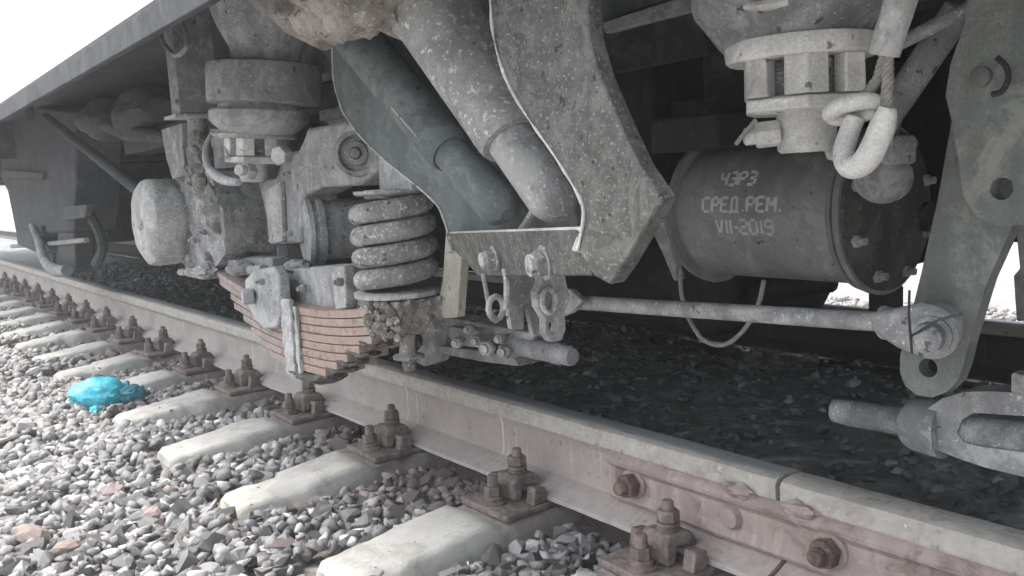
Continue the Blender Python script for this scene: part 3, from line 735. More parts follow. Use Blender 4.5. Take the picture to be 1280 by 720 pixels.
part('guide_rib', plate([(284, 232), (291, 235), (296, 318), (288, 338)], -.285, .023), 'dusty', .003)

for (a, b_, r1_, y_) in ((245, 300, .010, -.41), (258, 290, .009, -.41), (272, 228, .010, -.30), (318, 300, .009, -.32), (292, 322, .012, -.36), (362, 218, .009, -.32), (365, 292, .009, -.32), (330, 352, .008, -.44), (428, 352, .010, -.40), (382, 360, .010, -.37)):
    A = W(a, b_, y_); part('small_bolt', MB().hexn(A, (0, -1, 0), .014, r1_).lathe(A, (0, -1, 0), [(.013, r1_*.55), (.022, r1_*.5)], 10), 'dusty_mid')
part('conduit', MB().tube([W(300, 165, -.22), W(312, 210, -.24), W(300, 262, -.27), W(296, 330, -.28), W(280, 350, -.3)], .008, 8, smooth=5), 'dusty')
part('conduit', MB().tube([W(398, 150, -.08), W(420, 170, -.08), W(412, 240, -.1), W(408, 330, -.1)], .012, 8, smooth=5), 'dark')
part('cast_lug', MB().blob(W(300, 334, -.38), (.045, .03, .02), 3, .4, 4, 3), 'dusty_mid')
part('cast_lug', MB().blob(W(256, 338, -.42), (.05, .03, .016), 3, .5, 5, 6), 'dusty_mid')
part('cast_lug', MB().blob(W(372, 334, -.34), (.035, .03, .018), 3, .4, 5, 8), 'dusty')
part('cast_lug', MB().blob(W(268, 262, -.41), (.02, .03, .06), 3, .4, 5, 18), 'dusty_mid')
# ---- arm casting right of the nut
AC = empty('equaliser_arm', W(400, 220, -.28)); AC.parent = V; AC.location = WL[AC]-WL[V]
plate([(322, 228), (345, 222), (353, 192), (373, 188), (384, 160), (432, 152), (470, 162), (472, 214), (446, 232), (402, 234), (378, 246), (376, 304), (336, 306), (330, 262)], -.30, .10).build('casting', 'dusty', AC, bevel=.008, rsub=.03, rough=.003)
plate([(330, 238), (350, 226), (353, 302), (337, 305)], -.315, .014).build('casting_rib', 'dusty_light', AC, bevel=.003)
MB().box(W(346, 307, -.30), W(360, 322, -.27)).build('spacer_block', 'strap', AC, bevel=.002)
MB().hexn(W(352, 324, -.28), (0, 0, -1), .03, .03, .3).build('nut', 'dusty_light', AC)
MB().lathe(W(352, 340, -.28), (0, 0, 1), [(0, .016), (.03, .016)], 16).build('stud', 'dusty_light', AC)
mc = W(449, 192, -.30); dd = Vector((.75, -.65, 0))
MB().lathe(mc, dd, [(0, .050), (.012, .052), (.03, .050), (.031, .040), (.018, .036), (.018, .028), (.034, .026), (.036, .014), (.02, .012), (.045, .011), (.047, .006)], 36).build('pivot_bush', 'dusty', AC)
dr = W(392, 288, -.26)
part('damper_drum', MB().lathe(dr-Vector((0, .03, 0)), (.25, 1, 0), [(0, .07), (.004, .088), (.016, .09), (.018, .083), (.028, .083), (.03, .09), (.045, .09), (.048, .078), (.24, .078)], 40), 'dusty')
part('casting_lower', plate([(345, 338), (440, 330), (448, 388), (354, 394)], -.36, .10), 'dusty', .005, rsub=.03, rough=.002)
part('lower_post', plate([(413, 334), (430, 332), (433, 386), (419, 388)], -.385, .028), 'dusty_light', .004)
part('frame_bar', MB().tube([W(226, 340, -.36), W(262, 343, -.37), W(330, 336, -.37)], .012, 8), 'dusty')
part('frame_bar', plate([(280, 322), (340, 322), (342, 346), (300, 352), (283, 343)], -.34, .05), 'dusty', .004, rsub=.03, rough=.004)
us = MB().prism(outline([(305, 350), (316, 338), (340, 333), (348, 345), (351, 395), (345, 410), (330, 412), (318, 400), (308, 380)], -.42), (0, .03, 0)); part('spring_shackle', us, 'dusty', .006)
part('shackle_pin', MB().lathe(W(316, 370, -.425), (-.2, -1, 0), [(0, .020), (.02, .021), (.026, .018)], 20), 'strap')
# ---- leaf spring
LS = empty('leaf_spring', (-1.97, -.35, .26)); LS.parent = V; LS.location = WL[LS]-WL[V]; LS['label'] = 'stack of rusty orange spring leaves above the rail'
XC = -1.955; TH = .0192; NL = 8
def leafz(x, base): return base+.21*(x-XC)**2
HL = [.42, .415, .395, .37, .31, .255, .20, .14]
for i in range(NL):
    zt_ = .428-i*TH-.0; hl = HL[i]; hr = hl; x0 = XC-hl-(.10 if i < 2 else .04); x1 = XC+hr; n = 18; vs = []
    dy = rnd.uniform(-.0022, .0022)
    for k in range(n+1):
        x = x0+(x1-x0)*k/n; z = leafz(x, zt_)
        vs += [(x, -.402+dy, z), (x, -.302, z), (x, -.302, z-TH+.0022), (x, -.402+dy, z-TH+.0022)]
    fs = [(k*4+j, (k+1)*4+j, (k+1)*4+(j+1) % 4, k*4+(j+1) % 4) for k in range(n) for j in range(4)]+[(3, 2, 1, 0), tuple(n*4+j for j in range(4))]
    MB().add(vs, fs).build('leaf', 'leaf', LS, bevel=.0012)
gl = MB()
for i in range(3, NL):                      # caked grease under the stepped leaf ends
    x = XC+HL[i]; z = leafz(x, .428-i*TH)-TH
    gl.blob((x-.03, -.375, z-.002), (.042, .03, .008), 3, .4, 6, i)
gl.blob((XC+.02, -.37, .262), (.10, .045, .014), 2, .5, 6, 3)
tag(gl.build('caked_grease', 'grease', LS), kind='stuff')
MB().box((XC-.055, -.416, .262), (XC-.002, -.404, .445)).box((XC-.045, -.404, .262), (XC-.006, -.29, .274)).build('buckle', 'dusty_light', LS, bevel=.003, rsub=.012, rough=.005)
MB().box((XC+.004, -.411, .268), (XC+.022, -.404, .43)).build('buckle', 'dusty_light', LS, bevel=.003, rsub=.012, rough=.005)

# ---- coil spring
CS = empty('coil_spring', (-1.556, -.35, .44)); CS.parent = V; CS.location = WL[CS]-WL[V]; CS['label'] = 'thick grey coil spring crusted with dirt'
cx_, cy_ = -1.557, -.35; pts = []; turns = 3.85; z0 = .500; z1 = .668
for k in range(int(turns*28)+1):
    a = k/28*2*math.pi; t = k/(turns*28)
    pts.append((cx_+.067*math.cos(a+2.2), cy_+.067*math.sin(a+2.2), z0+(z1-z0)*t))
MB().tube(pts, .0205, 12, wob=.05).build('coil', 'spring', CS)
MB().lathe((cx_, cy_, .478), Z, [(0, .07), (.002, .087), (.011, .088), (.013, .08)], 40, .002).build('lower_seat', 'dusty_light', CS)
MB().lathe((cx_, cy_, .682), Z, [(0, .068), (.004, .074), (.010, .074)], 40).build('upper_seat', 'dusty', CS)
plate([(472, 186), (512, 186), (514, 238), (474, 240)], -.35, .04).build('upper_bracket', 'dusty', CS, bevel=.003)
MB().box(W(454, 238, -.39), W(518, 246, -.32)).build('bracket_foot', 'dusty_light', CS, bevel=.002)
sb_ = MB().box((cx_-.070, -.40, .408), (cx_+.085, -.30, .476)); sb_.build('seat_block', 'crust', CS, bevel=.012, rsub=.011, rough=.010, rf=55, ang=60)
kk = MB()
for i in range(46): kk.blob((cx_+rnd.uniform(-.03, .09), -.405+rnd.uniform(-.008, .006), .405+rnd.uniform(0, .07)), (.011, .008, .009), 1, .6, 5, i)
tag(kk.build('dirt_clods', 'crust', CS), kind='stuff')
sx_ = W(508, 410, -.37)
MB().lathe(Vector((sx_.x, -.37, .335)), Z, [(0, .010), (.01, .014), (.022, .014), (.024, .03), (.03, .031), (.034, .016), (.05, .015), (.08, .018)], 20, .004).build('retaining_stud', 'crust', CS)
part('cream_strap', plate([(557, 290), (577, 317), (571, 397), (543, 398), (553, 350)], -.30, .02), 'cream', .002)

# ---- tilted bracket with the two telescopic tubes
TB = empty('tube_bracket', W(700, 200, -.5)); TB.parent = V; TB.location = WL[TB]-WL[V]; TB['label'] = 'large tilted bracket of two curved plates holding two tubes'
LP = [(416, 40), (415, 60), (417, 100), (424, 128), (435, 150), (455, 175), (490, 208), (530, 240), (550, 262), (560, 291), (725, 292), (700, 200), (620, 60), (600, -60), (416, -60)]
plate(LP, -.385, .016).build('rear_plate', 'dusty_teal', TB, bevel=.002)
RP = [(612, -60), (613, 0), (618, 50), (632, 97), (655, 140), (690, 190), (718, 235), (729, 262), (727, 290), (722, 312), (742, 345), (762, 356), (780, 330), (828, 248), (798, 205), (774, 152), (750, 96), (736, 48), (734, 0), (734, -60)]
plate(RP, -.62, .022).build('front_plate', 'plate', TB, bevel=.0022)
MB().tube([W(a, b_, -.386) for a, b_ in LP[:10]], .0022, 8, smooth=8, wob=.9).build('weld_highlight', 'weld', TB)  # pale tube stands in for the bevel highlight on the rear plate
MB().tube([W(a, b_, -.621) for a, b_ in RP[:10]], .0017, 8, smooth=8, wob=.9).build('weld_highlight', 'weld', TB)  # same modelled highlight along the front plate's curved edge
c1, c2 = W(563, 292, -.387), W(728, 287, -.60)
c3, c4 = W(742, 345, -.60), W(604, 345, -.42); c5 = W(566, 306, -.39)
MB().prism([c1, c2, c3, c4, c5], (-.014, 0, 0)).build('cross_plate', 'plate', TB, bevel=.0015)
MB().tube([c1+Vector((0.002, 0, 0)), c2+Vector((0.002, 0, 0)), W(726, 300, -.598), W(722, 314, -.60)], [.0035, .0035, .005, .006], 8, wob=.3).build('weld_highlight', 'weld', TB)
MB().tube([W(566, 294, -.39), W(561, 302, -.39), W(565, 315, -.40)], .005, 8, wob=.3).build('weld_highlight', 'weld', TB)
def rod(A, B, prof, n=40, wob=0): # prof in fractions and px radii
    A = Vector(A); B = Vector(B); L = (B-A).length; m = (MPX(A)+MPX(B))/2
    return MB().lathe(A, B-A, [(f*L, r*m) for f, r in prof], n, wob)
rod(W(517, -30, -.50), W(640, 176, -.50), [(0, 68), (.18, 66), (.20, 60), (.25, 56), (.97, 40), (1, 37)], wob=.001).build('large_tube', 'tube', TB)
rod(W(640, 176, -.50), W(694, 252, -.50), [(-.1, 32), (.9, 32), (1.0, 30), (1.12, 24), (1.2, 12)]).build('inner_tube', 'tube', TB)
rod(W(440, 40, -.435), W(565, 192, -.435), [(0, 30), (.1, 31), (.97, 28), (1, 25)], wob=.001).build('small_tube', 'dusty_teal', TB)
rod(W(565, 192, -.435), W(628, 262, -.435), [(-.1, 24), (.35, 24), (.4, 27), (.9, 27), (1.0, 24), (1.1, 10)]).build('inner_tube', 'dusty_teal', TB)
MB().tube([W(489, 134, -.475), W(512, 160, -.475), W(532, 184, -.47)], [.0012, .0022, .0012], 6).build('weld_highlight', 'weld', TB)
MB().tube([W(668, 262, -.45), W(660, 276, -.44), W(652, 288, -.43)], .006, 8).build('drain_pin', 'dusty', TB)
# muddy casting over the tubes
mud = MB()
mc_ = W(432, -8, -.56)
mud.blob(mc_+Z*-.012, (.125, .07, .056), 4, .32, 6, 2)
mud.blob(W(390, 0, -.56), (.052, .05, .050), 4, .5, 5, 7)
mud.blob(W(482, -4, -.56), (.055, .06, .045), 4, .5, 5, 11)
part('mud_crusted_casting', mud, 'mud', ang=60)
part('casting_cone', rod(W(340, -30, -.54), W(408, 52, -.54), [(0, 40), (.6, 32), (1, 12)], wob=.002), 'mud')

# ---- pins and links below the cross plate
LK = empty('brake_linkage', W(660, 380, -.3)); LK.parent = V; LK.location = WL[LK]-WL[V]
NPL = (c2-c1).cross(c3-c1).normalized()
if NPL.dot(CAM-c1) < 0: NPL = -NPL
def LX(px, py, dx=.03):  # points in front of the cross plate
    v = CR*((px-640)/F)+CU*((360-py)/F)+_f; return CAM+v*((c1-CAM).dot(NPL)/v.dot(NPL))+Vector((dx, 0, 0))
for (a, b_, s) in ((621, 322, 1.), (684, 328, 1.15)):
    A = LX(a, b_, .0); MB().lathe(A, NPL, [(0, .018*s), (.005, .019*s), (.006, .013*s), (.024, .012*s), (.026, .009*s)], 24, .002).build('pin', 'dusty_mid', LK)
    MB().hexn(A+NPL*.006, NPL, .013, .0155*s, .4).build('pin_nut', 'dusty_mid', LK, bevel=.001, rsub=.008, rough=.0015)
    MB().tube([LX(a-5, b_-10, .03), LX(a+2, b_+2, .04), LX(a+8, b_+14, .03)], .003, 6).build('split_pin', 'wire', LK)
MB().tube([LX(650, 307, .03), LX(658, 318, .034), LX(668, 324, .034)], .0032, 8).build('split_pin', 'nut', LK)
MB().tube([LX(645, 322, .03), LX(658, 323, .034), LX(668, 326, .034)], .0042, 8).build('split_pin', 'nut', LK)
MB().tube([LX(676, 316, .02), LX(690, 314, .02), LX(702, 324, .02), LX(705, 342, .02)], .006, 8, smooth=5).build('link_eye', 'dusty', LK)
# hanging chain strap on the left
MB().tube([LX(604, 342, .0), LX(607, 360, .0), LX(612, 385, .0), LX(620, 402, .0)], .004, 8, smooth=4, wob=.3).build('hanger_strap', 'dusty', LK)
MB().tube([LX(630, 336, .0), LX(634, 360, 0), LX(632, 385, 0)], .004, 8, smooth=4, wob=.3).build('hanger_strap', 'dusty', LK)
MB().tube([LX(620, 385, 0)+Vector((0, .014*math.cos(a), .018*math.sin(a))) for a in np.linspace(0, 6.28, 13)[:-1]], .005, 8, closed=True).build('ring', 'dusty', LK)
def xprism(pxs, dx, th): return MB().prism([LX(a, b_, dx) for a, b_ in pxs], (-th, 0, 0))
pl = [(634, 342), (668, 342), (669, 375), (676, 420), (667, 420), (661, 390), (656, 378), (655, 412), (640, 412), (634, 380)]
MB().prism([WX(a, b_, c1.x+.10) for a, b_ in pl], (-.012, 0, 0)).build('hanger_plate', 'dusty', LK, bevel=.0015)
pl2 = [(675, 336), (706, 332), (708, 352), (713, 372), (706, 392), (708, 412), (702, 426), (690, 428), (682, 418), (682, 398), (673, 384), (671, 365), (677, 352)]
Xl = c1.x+.20
MB().prism([WX(a, b_, Xl) for a, b_ in pl2], (-.018, 0, 0), [[WX(692+5*math.cos(t), 408+10*math.sin(t), Xl) for t in np.linspace(0, 6.28, 13)[:-1]]]).build('link', 'dusty', LK, bevel=.002)
MB().tube([WX(686+8*math.cos(t), 376+15*math.sin(t), Xl+.008) for t in np.linspace(0, 6.28, 17)[:-1]], .005, 8, closed=True).build('ring', 'dusty_light', LK)
# brake rod with its eye ends
r0 = W(706, 377, -.12); r1 = W(1105, 403, -.12)
BR = empty('brake_rod', (r0+r1)/2); BR.parent = V; BR.location = WL[BR]-WL[V]; BR['label'] = 'long thin brake rod running level above the dark track bed'
MB().lathe(r0, r1-r0, [(0, .018), (.03, .016), (.05, .0140), (.66, .0142), (.70, .016), ((r1-r0).length, .024)], 24, .0015).build('bar', 'dusty', BR)
plate([(1085, 392), (1118, 386), (1150, 378), (1180, 386), (1192, 405), (1190, 432), (1172, 448), (1150, 446), (1120, 436), (1088, 414)], -.150, .035).build('eye', 'dusty', BR, bevel=.006, rsub=.03, rough=.001)
plate([(690, 360), (712, 362), (728, 376), (712, 392), (692, 400), (684, 380)], -.155, .016).build('fork', 'dusty', BR, bevel=.003)
pn = W(1166, 418, -.15)
MB().lathe(pn, (.25, -1, 0), [(0, .030), (.006, .031), (.007, .025), (.013, .025), (.014, .019), (.030, .018), (.033, .014)], 32, .0008).build('pin', 'dusty', BR)
MB().tube([pn+Vector((-.012, -.035, .06)), pn+Vector((-.01, -.04, .03)), pn+Vector((-.008, -.036, -.02))], .0017, 8).tube([pn+Vector((-.012, -.034, 0)), pn+Vector((.025, -.036, .026)), pn+Vector((.05, -.03, .035))], .0017, 8).build('split_pin', 'under', BR)

# ---- slack adjuster under the leaf spring end
SA = empty('slack_adjuster', W(630, 430, -.12)); SA.parent = V; SA.location = WL[SA]-WL[V]
plate([(520, 396), (560, 397), (668, 417), (664, 426), (556, 408), (522, 408)], -.14, .06).build('upper_bar', 'dusty', SA, bevel=.003)
plate([(548, 432), (560, 433), (640, 444), (648, 458), (600, 452), (548, 442)], -.14, .06).build('lower_bar', 'dusty', SA, bevel=.003)
plate([(524, 400), (558, 402), (556, 430), (548, 452), (530, 458), (512, 450), (528, 430)], -.12, .03).build('end_plate', 'dusty', SA, bevel=.003)
plate([(560, 408), (600, 413), (602, 424), (592, 434), (572, 432), (560, 420)], -.16, .04).build('lug', 'dusty', SA, bevel=.004, rsub=.02, rough=.003)
for (a, b_, r_) in ((575, 427, .013), (600, 425, .014), (612, 434, .018), (628, 422, .011), (634, 438, .016), (590, 410, .010)):
    A = W(a, b_, -.165); MB().hexn(A, Vector((.4, -.9, 0)), .02, r_).lathe(A, Vector((.4, -.9, 0)), [(.019, r_*.6), (.028, r_*.55)], 12).build('bolt', 'dusty_light', SA)
rod(W(638, 430, -.13), W(716, 446, -.13), [(0, 16), (.1, 18), (.16, 13), (.72, 12.5), (.74, 13.5), (.80, 13.5), (.82, 12), (.97, 12), (1, 10)], 24).build('screw', 'dusty', SA)

# ---- brake cylinder
bR = W(1108, 262, .30); xL = W(905, 265, .30).x; RC = .140
BC = empty('brake_cylinder', ((bR.x+xL)/2, .3, bR.z-.15)); BC.parent = V; BC.location = WL[BC]-WL[V]; BC['label'] = 'dark grey brake cylinder with stencilled white lettering'
L = bR.x-xL
MB().lathe((xL, .3, bR.z), X, [(0, RC), (L-.03, RC)], 72, .0008).build('barrel', 'cyl', BC)
MB().lathe((xL-.03, .3, bR.z), X, [(0, .12), (.004, .155), (.018, .158), (.021, RC), (.05, RC-.001)], 72, .0015).build('rear_flange', 'cyl', BC)
MB().lathe((xL+L-.030, .3, bR.z), X, [(0, RC), (.001, .152), (.012, .155), (.013, .149), (.017, .149), (.018, .157), (.030, .158)], 72).build('front_flange', 'cyl', BC)
MB().lathe((xL+L-.0, .3, bR.z), X, [(0, .150), (.006, .150), (.012, .12), (.02, .10), (.03, .04), (.031, .01)], 48).build('end_cover', 'endcap', BC)
for k in range(8):
    a = R(22)+k*math.pi/4; A = Vector((bR.x+.004, .3+.128*math.cos(a), bR.z+.128*math.sin(a)))
    MB().hexn(A, X, .014, .0125).lathe(A, X, [(.013, .0075), (.026, .007)], 12).build('bolt', 'dusty', BC)
MB().lathe((bR.x+.02, .40, bR.z-.02), X, [(0, .028), (.012, .028), (.013, .022), (.03, .02), (.031, .012)], 20).build('port_plug', 'dark', BC)
# stencilled lettering, wrapped round the barrel; strokes leave the gaps a stencil leaves
G = {'Ч': [((0, 1), (0, .55)), ((.06, .5), (.5, .5)), ((.6, 1), (.6, 0))], 'Э': [((.05, 1), (.5, 1)), ((.6, .95), (.6, .05)), ((.2, .5), (.52, .5)), ((.05, 0), (.5, 0))],
     'Р': [((0, 1), (0, 0)), ((.1, 1), (.5, 1)), ((.6, .95), (.6, .55)), ((.1, .48), (.5, .48))], 'З': [((.03, 1), (.5, 1)), ((.6, .93), (.6, .57)), ((.15, .5), (.5, .5)), ((.6, .43), (.6, .07)), ((.03, 0), (.5, 0))],
     'С': [((.1, 1), (.6, 1)), ((0, .92), (0, .08)), ((.1, 0), (.6, 0))], 'Е': [((0, 1), (0, 0)), ((.1, 1), (.6, 1)), ((.1, .5), (.5, .5)), ((.1, 0), (.6, 0))],
     'Д': [((.12, 1), (.08, .12)), ((.2, 1), (.5, 1)), ((.55, 1), (.55, .12)), ((-.05, 0), (.72, 0)), ((-.05, 0), (-.05, -.15)), ((.72, 0), (.72, -.15))], 'М': [((0, 0), (0, 1)), ((.06, .95), (.32, .4)), ((.38, .4), (.64, .95)), ((.7, 1), (.7, 0))],
     '.': [((.0, .05), (.12, .05))], 'V': [((0, 1), (.26, .05)), ((.36, .05), (.6, 1))], 'I': [((.1, 1), (.1, 0))], '-': [((.05, .45), (.4, .45))],
     '2': [((.0, 1), (.5, 1)), ((.6, .95), (.6, .58)), ((.1, .5), (.55, .5)), ((0, .43), (0, .05)), ((.05, 0), (.6, 0))], '0': [((0, .93), (0, .07)), ((.6, .93), (.6, .07)), ((.1, 1), (.5, 1)), ((.1, 0), (.5, 0))],
     '1': [((.15, 1), (.15, 0))], '9': [((.1, 1), (.5, 1)), ((0, 1), (0, .5)), ((.1, .5), (.5, .5)), ((.6, 1), (.6, .07)), ((.05, 0), (.5, 0))]}
ADV = {'.': .42, 'I': .36, '-': .58, '1': .48, 'М': 1.0, 'Д': 1.02}
def hit_cyl(px, py):
    v = (CR*((px-640)/F)+CU*((360-py)/F)+_f); o = CAM-Vector((0, .3, bR.z))
    a = v.y**2+v.z**2; b_ = 2*(o.y*v.y+o.z*v.z); c = o.y**2+o.z**2-RC**2
    t = (-b_-math.sqrt(b_*b_-4*a*c))/(2*a); p = CAM+v*t
    return p.x, math.atan2(p.z-bR.z, -(p.y-.3))
def stencil(text, px0, px1, py):
    x0, th = hit_cyl(px0, py); x1, _t = hit_cyl(px1, py-2)
    wid = sum(ADV.get(c, .86) for c in text)-.26; sx1 = (x1-x0)/wid; H = .027; sw = .0029
    mb = MB(); u = 0
    def P_(x, v, r=RC+.0012):
        a = th+v/RC; return Vector((x, .3-r*math.cos(a), bR.z+r*math.sin(a)))
    for ch in text:
        for (a, b_) in G[ch]:
            ax, av, bx, bv = x0+(u+a[0])*sx1, (a[1]-.5)*H, x0+(u+b_[0])*sx1, (b_[1]-.5)*H
            dx, dv_ = bx-ax, bv-av; l = math.hypot(dx, dv_) or 1e-6; nx, nv = -dv_/l*sw, dx/l*sw
            k = 5; vs = []
            for i in range(k+1):
                t = i/k; qx, qv = ax+dx*t, av+dv_*t
                for r_ in (RC+.0014, RC-.001):
                    vs += [P_(qx+nx, qv+nv, r_), P_(qx-nx, qv-nv, r_)]
            fs = []
            for i in range(k):
                o_ = i*4; fs += [(o_, o_+1, o_+5, o_+4), (o_+2, o_+6, o_+7, o_+3), (o_, o_+4, o_+6, o_+2), (o_+1, o_+3, o_+7, o_+5)]
            fs += [(0, 2, 3, 1), (k*4, k*4+1, k*4+3, k*4+2)]
            mb.add(vs, fs)
        u += ADV.get(ch, .86)
    mb.build('stencil_lettering', 'stencil', BC, smooth=False)
stencil('ЧЭРЗ', 902, 945, 224); stencil('СРЕД.РЕМ.', 879, 977, 256); stencil('VII-2019', 896, 966, 283)
part('cylinder_bracket', MB().box((xL-.06, .14, bR.z+.13), (xL+.12, .5, bR.z+.2)).box((xL-.05, .3, bR.z+.19), (xL+.3, .45, .98)), 'dark', .006)
part('equipment_box', MB().prism(outline([(832, 128), (930, 116), (925, 175), (838, 182)], .36), (0, .25, 0)), 'dark', .006)
part('dripping_bracket', plate([(806, 250), (826, 262), (836, 300), (848, 350), (842, 352), (828, 318), (815, 290)], .0, .02), 'dusty', .003)
part('cable_loop', MB().tube([W(850, 335, .0), W(852, 368, .0), (W(862, 400, .0)), W(880, 425, .0), W(905, 431, 0.), W(930, 412, 0.), W(948, 380, 0.), W(955, 350, 0.)], .0042, 8, smooth=6), 'wire')
part('brake_beam', MB().tube([W(900, 345, .7), W(960, 362, .7), W(1040, 350, .7)], .03, 12, smooth=4).box(W(1085, 362, .7), W(1130, 394, .8)), 'black', .004)
part('brake_beam', MB().box((-2.6, 1.15, .26), (-1.95, 1.3, .46)), 'black', .01)
part('brake_beam', MB().box((-1.62, 1.62, .40), (-1.28, 1.75, .6)), 'black', .01)
part('blocker_case', MB().box((-9.5, 1.2, .30), (-4.4, 2.1, .96)), 'black', .02)  # unseen boxes added to block light from the open far side
part('blocker_case', MB().box((-12.5, 1.0, .35), (-10.2, 2.1, .96)), 'black', .02)
part('blocker_case', MB().box((-7.6, .25, .40), (-6.6, 1.1, .96)), 'under', .02)

# ---- right suspension unit with castle nut
YR = -.25
UR = empty('suspension_unit', W(1000, 120, YR)); UR.parent = V; UR.location = WL[UR]-WL[V]; UR['label'] = 'right suspension hanger with big castle nut and whitened stud'
vl(989, [(-70, 118), (-8, 122), (2, 122), (12, 119), (32, 104), (50, 92), (60, 84)], YR, 64, wob=.001, cy=20).build('dished_plate', 'dusty', UR)
vl(1000, [(50, 86), (52, 91), (58, 93), (72, 92), (76, 88)], YR, 64, wob=.0015, cy=60).build('washer', 'nut', UR)
A_, z0_, z1_, r_ = castle_nut(1003, 74, 142, 82, YR, 'nut', UR, rot=R(8), slot=.27)
vl(1008, [(136, 36), (140, 37), (186, 35), (190, 31)], YR, 40, wob=.0006, cy=150).build('stud', 'nut', UR)
vl(1008, [(130, 54), (134, 56), (139, 38)], YR, 40, wob=.004, cy=150).build('packed_dirt', 'crust', UR)
sc_ = W(975, 166, YR-.03); dl = Vector((-.75, -.62, -.06))
MB().hexn(sc_, dl, .03, .017, .2).lathe(sc_, dl, [(.029, .011), (.042, .011), (.045, .008)], 16).build('lock_bolt', 'nut', UR)
MB().tube([W(945, 150, -.31), W(932, 165, -.32), W(920, 180, -.32)], .003, 8).build('split_pin', 'wire', UR)
sc2 = W(1025, 178, YR-.02); MB().hexn(W(1040, 186, YR+.02), Vector((.8, -.3, -.2)), .02, .014).build('lock_nut', 'dusty_light', UR)
MB().tube([W(930, 8, -.36), W(960, 6, -.37), W(985, 2, -.36)], [.004, .007, .004], 8, wob=.3).build('weld_lump', 'nut', UR)
# safety rope, sleeve and hook
YH = -.34
SR = empty('safety_rope', W(1100, 120, YH)); SR.parent = V; SR.location = WL[SR]-WL[V]; SR['label'] = 'steel safety rope with pale sleeve and open hook'
MB().tube([W(1142, -60, YH), W(1126, 0, YH), W(1112, 44, YH), W(1105, 69, YH)], [.0165, .0165, .0165, .0160], 20, smooth=4, wob=.05).build('sleeve', 'dusty_light', SR)
def rope(P_, r):
    P_ = [Vector(p) for p in P_]; mb = MB(); m = 26; Q = []
    for i in range(m+1):
        t = i/m*(len(P_)-1); k = min(int(t), len(P_)-2); Q.append(P_[k].lerp(P_[k+1], t-k))
    d, u, v_ = orth(Q[-1]-Q[0])
    for s_ in range(4):
        mb.tube([q+(u*math.cos(i*.55+s_*1.571)+v_*math.sin(i*.55+s_*1.571))*r*.5 for i, q in enumerate(Q)], r*.55, 6)
    return mb
rope([W(1107, 66, YH), W(1098, 98, YH), W(1080, 124, YH)], .0062).build('rope_strand', 'wire', SR)
rope([W(1110, 66, YH), W(1110, 100, YH-.005), W(1107, 138, YH-.005)], .0062).build('rope_strand', 'wire', SR)
MB().tube([W(1101, 128, YH+.0), W(1080, 126, YH-.012), W(1050, 132, YH-.012), W(1038, 142, YH), W(1050, 148, YH+.01), W(1080, 142, YH+.012), W(1098, 136, YH+.012)], [.008, .0095, .010, .0095, .0085, .0095, .009], 12, smooth=6, wob=.06).build('ring', 'nut', SR)
MB().tube([W(1110, 134, YH-.02), W(1103, 158, YH-.02), W(1089, 190, YH-.02), W(1074, 207, YH-.02), W(1059, 206, YH-.018), W(1055, 188, YH-.01), W(1062, 165, YH), W(1070, 146, YH+.004)], [.0085, .0135, .0140, .0135, .0125, .0115, .0110, .0105], 16, smooth=6, wob=.05).build('hook', 'nut', SR)
# pipes and elbow behind
part('air_pipe', MB().tube([W(1290, -60, -.1), W(1226, 0, -.1), W(1180, 26, -.1), W(1100, 66, -.1)], .0095, 12, smooth=5), 'dusty')
part('air_pipe', MB().tube([W(1200, 10, .1), W(1168, 58, .1), W(1130, 115, .1), W(1108, 150, .1), W(1102, 190, .1)], .023, 16, smooth=5), 'dusty')
part('pipe_elbow', MB().hexn(W(1115, 206, .1), Z, .045, .040, .5).blob(W(1104, 222, .1), (.045, .045, .042), 3, .03, 2), 'dusty', .002)

# ---- levers on the right
LV = empty('brake_lever', W(1200, 300, -.08)); LV.parent = V; LV.location = WL[LV]-WL[V]; LV['label'] = 'wide flat brake lever hanging at the right with drilled holes'
lo_ = [(1190, 150), (1240, 100), (1290, 120), (1264, 286), (1235, 350), (1212, 425), (1204, 458), (1197, 476), (1184, 490), (1165, 497), (1146, 494), (1132, 483), (1125, 466), (1125, 446), (1140, 388), (1152, 340), (1172, 250)]
plate(lo_, -.08, .026, [(1160, 460, 12)]).build('lower_lever', 'lever', LV, smooth=False)
up_ = [(1192, 160), (1182, 120), (1188, 80), (1206, 30), (1215, -70), (1340, -70), (1345, 230), (1310, 268), (1280, 281), (1252, 283), (1222, 272), (1204, 245)]
plate(up_, -.135, .024, [(1252, 236, 14)]).build('upper_lever', 'lever', LV, smooth=False)
pu = W(1228, 96, -.136)
MB().tube([W(1246, 72, -.15), W(1258, 84, -.15), (W(1260, 100, -.15)), W(1252, 114, -.15), W(1240, 118, -.15)], .0035, 8, smooth=5).build('retaining_clip', 'dark', LV)
MB().lathe(pu, (0, -1, 0), [(0, .012), (.008, .012), (.010, .009)], 20).build('pin', 'lever', LV)

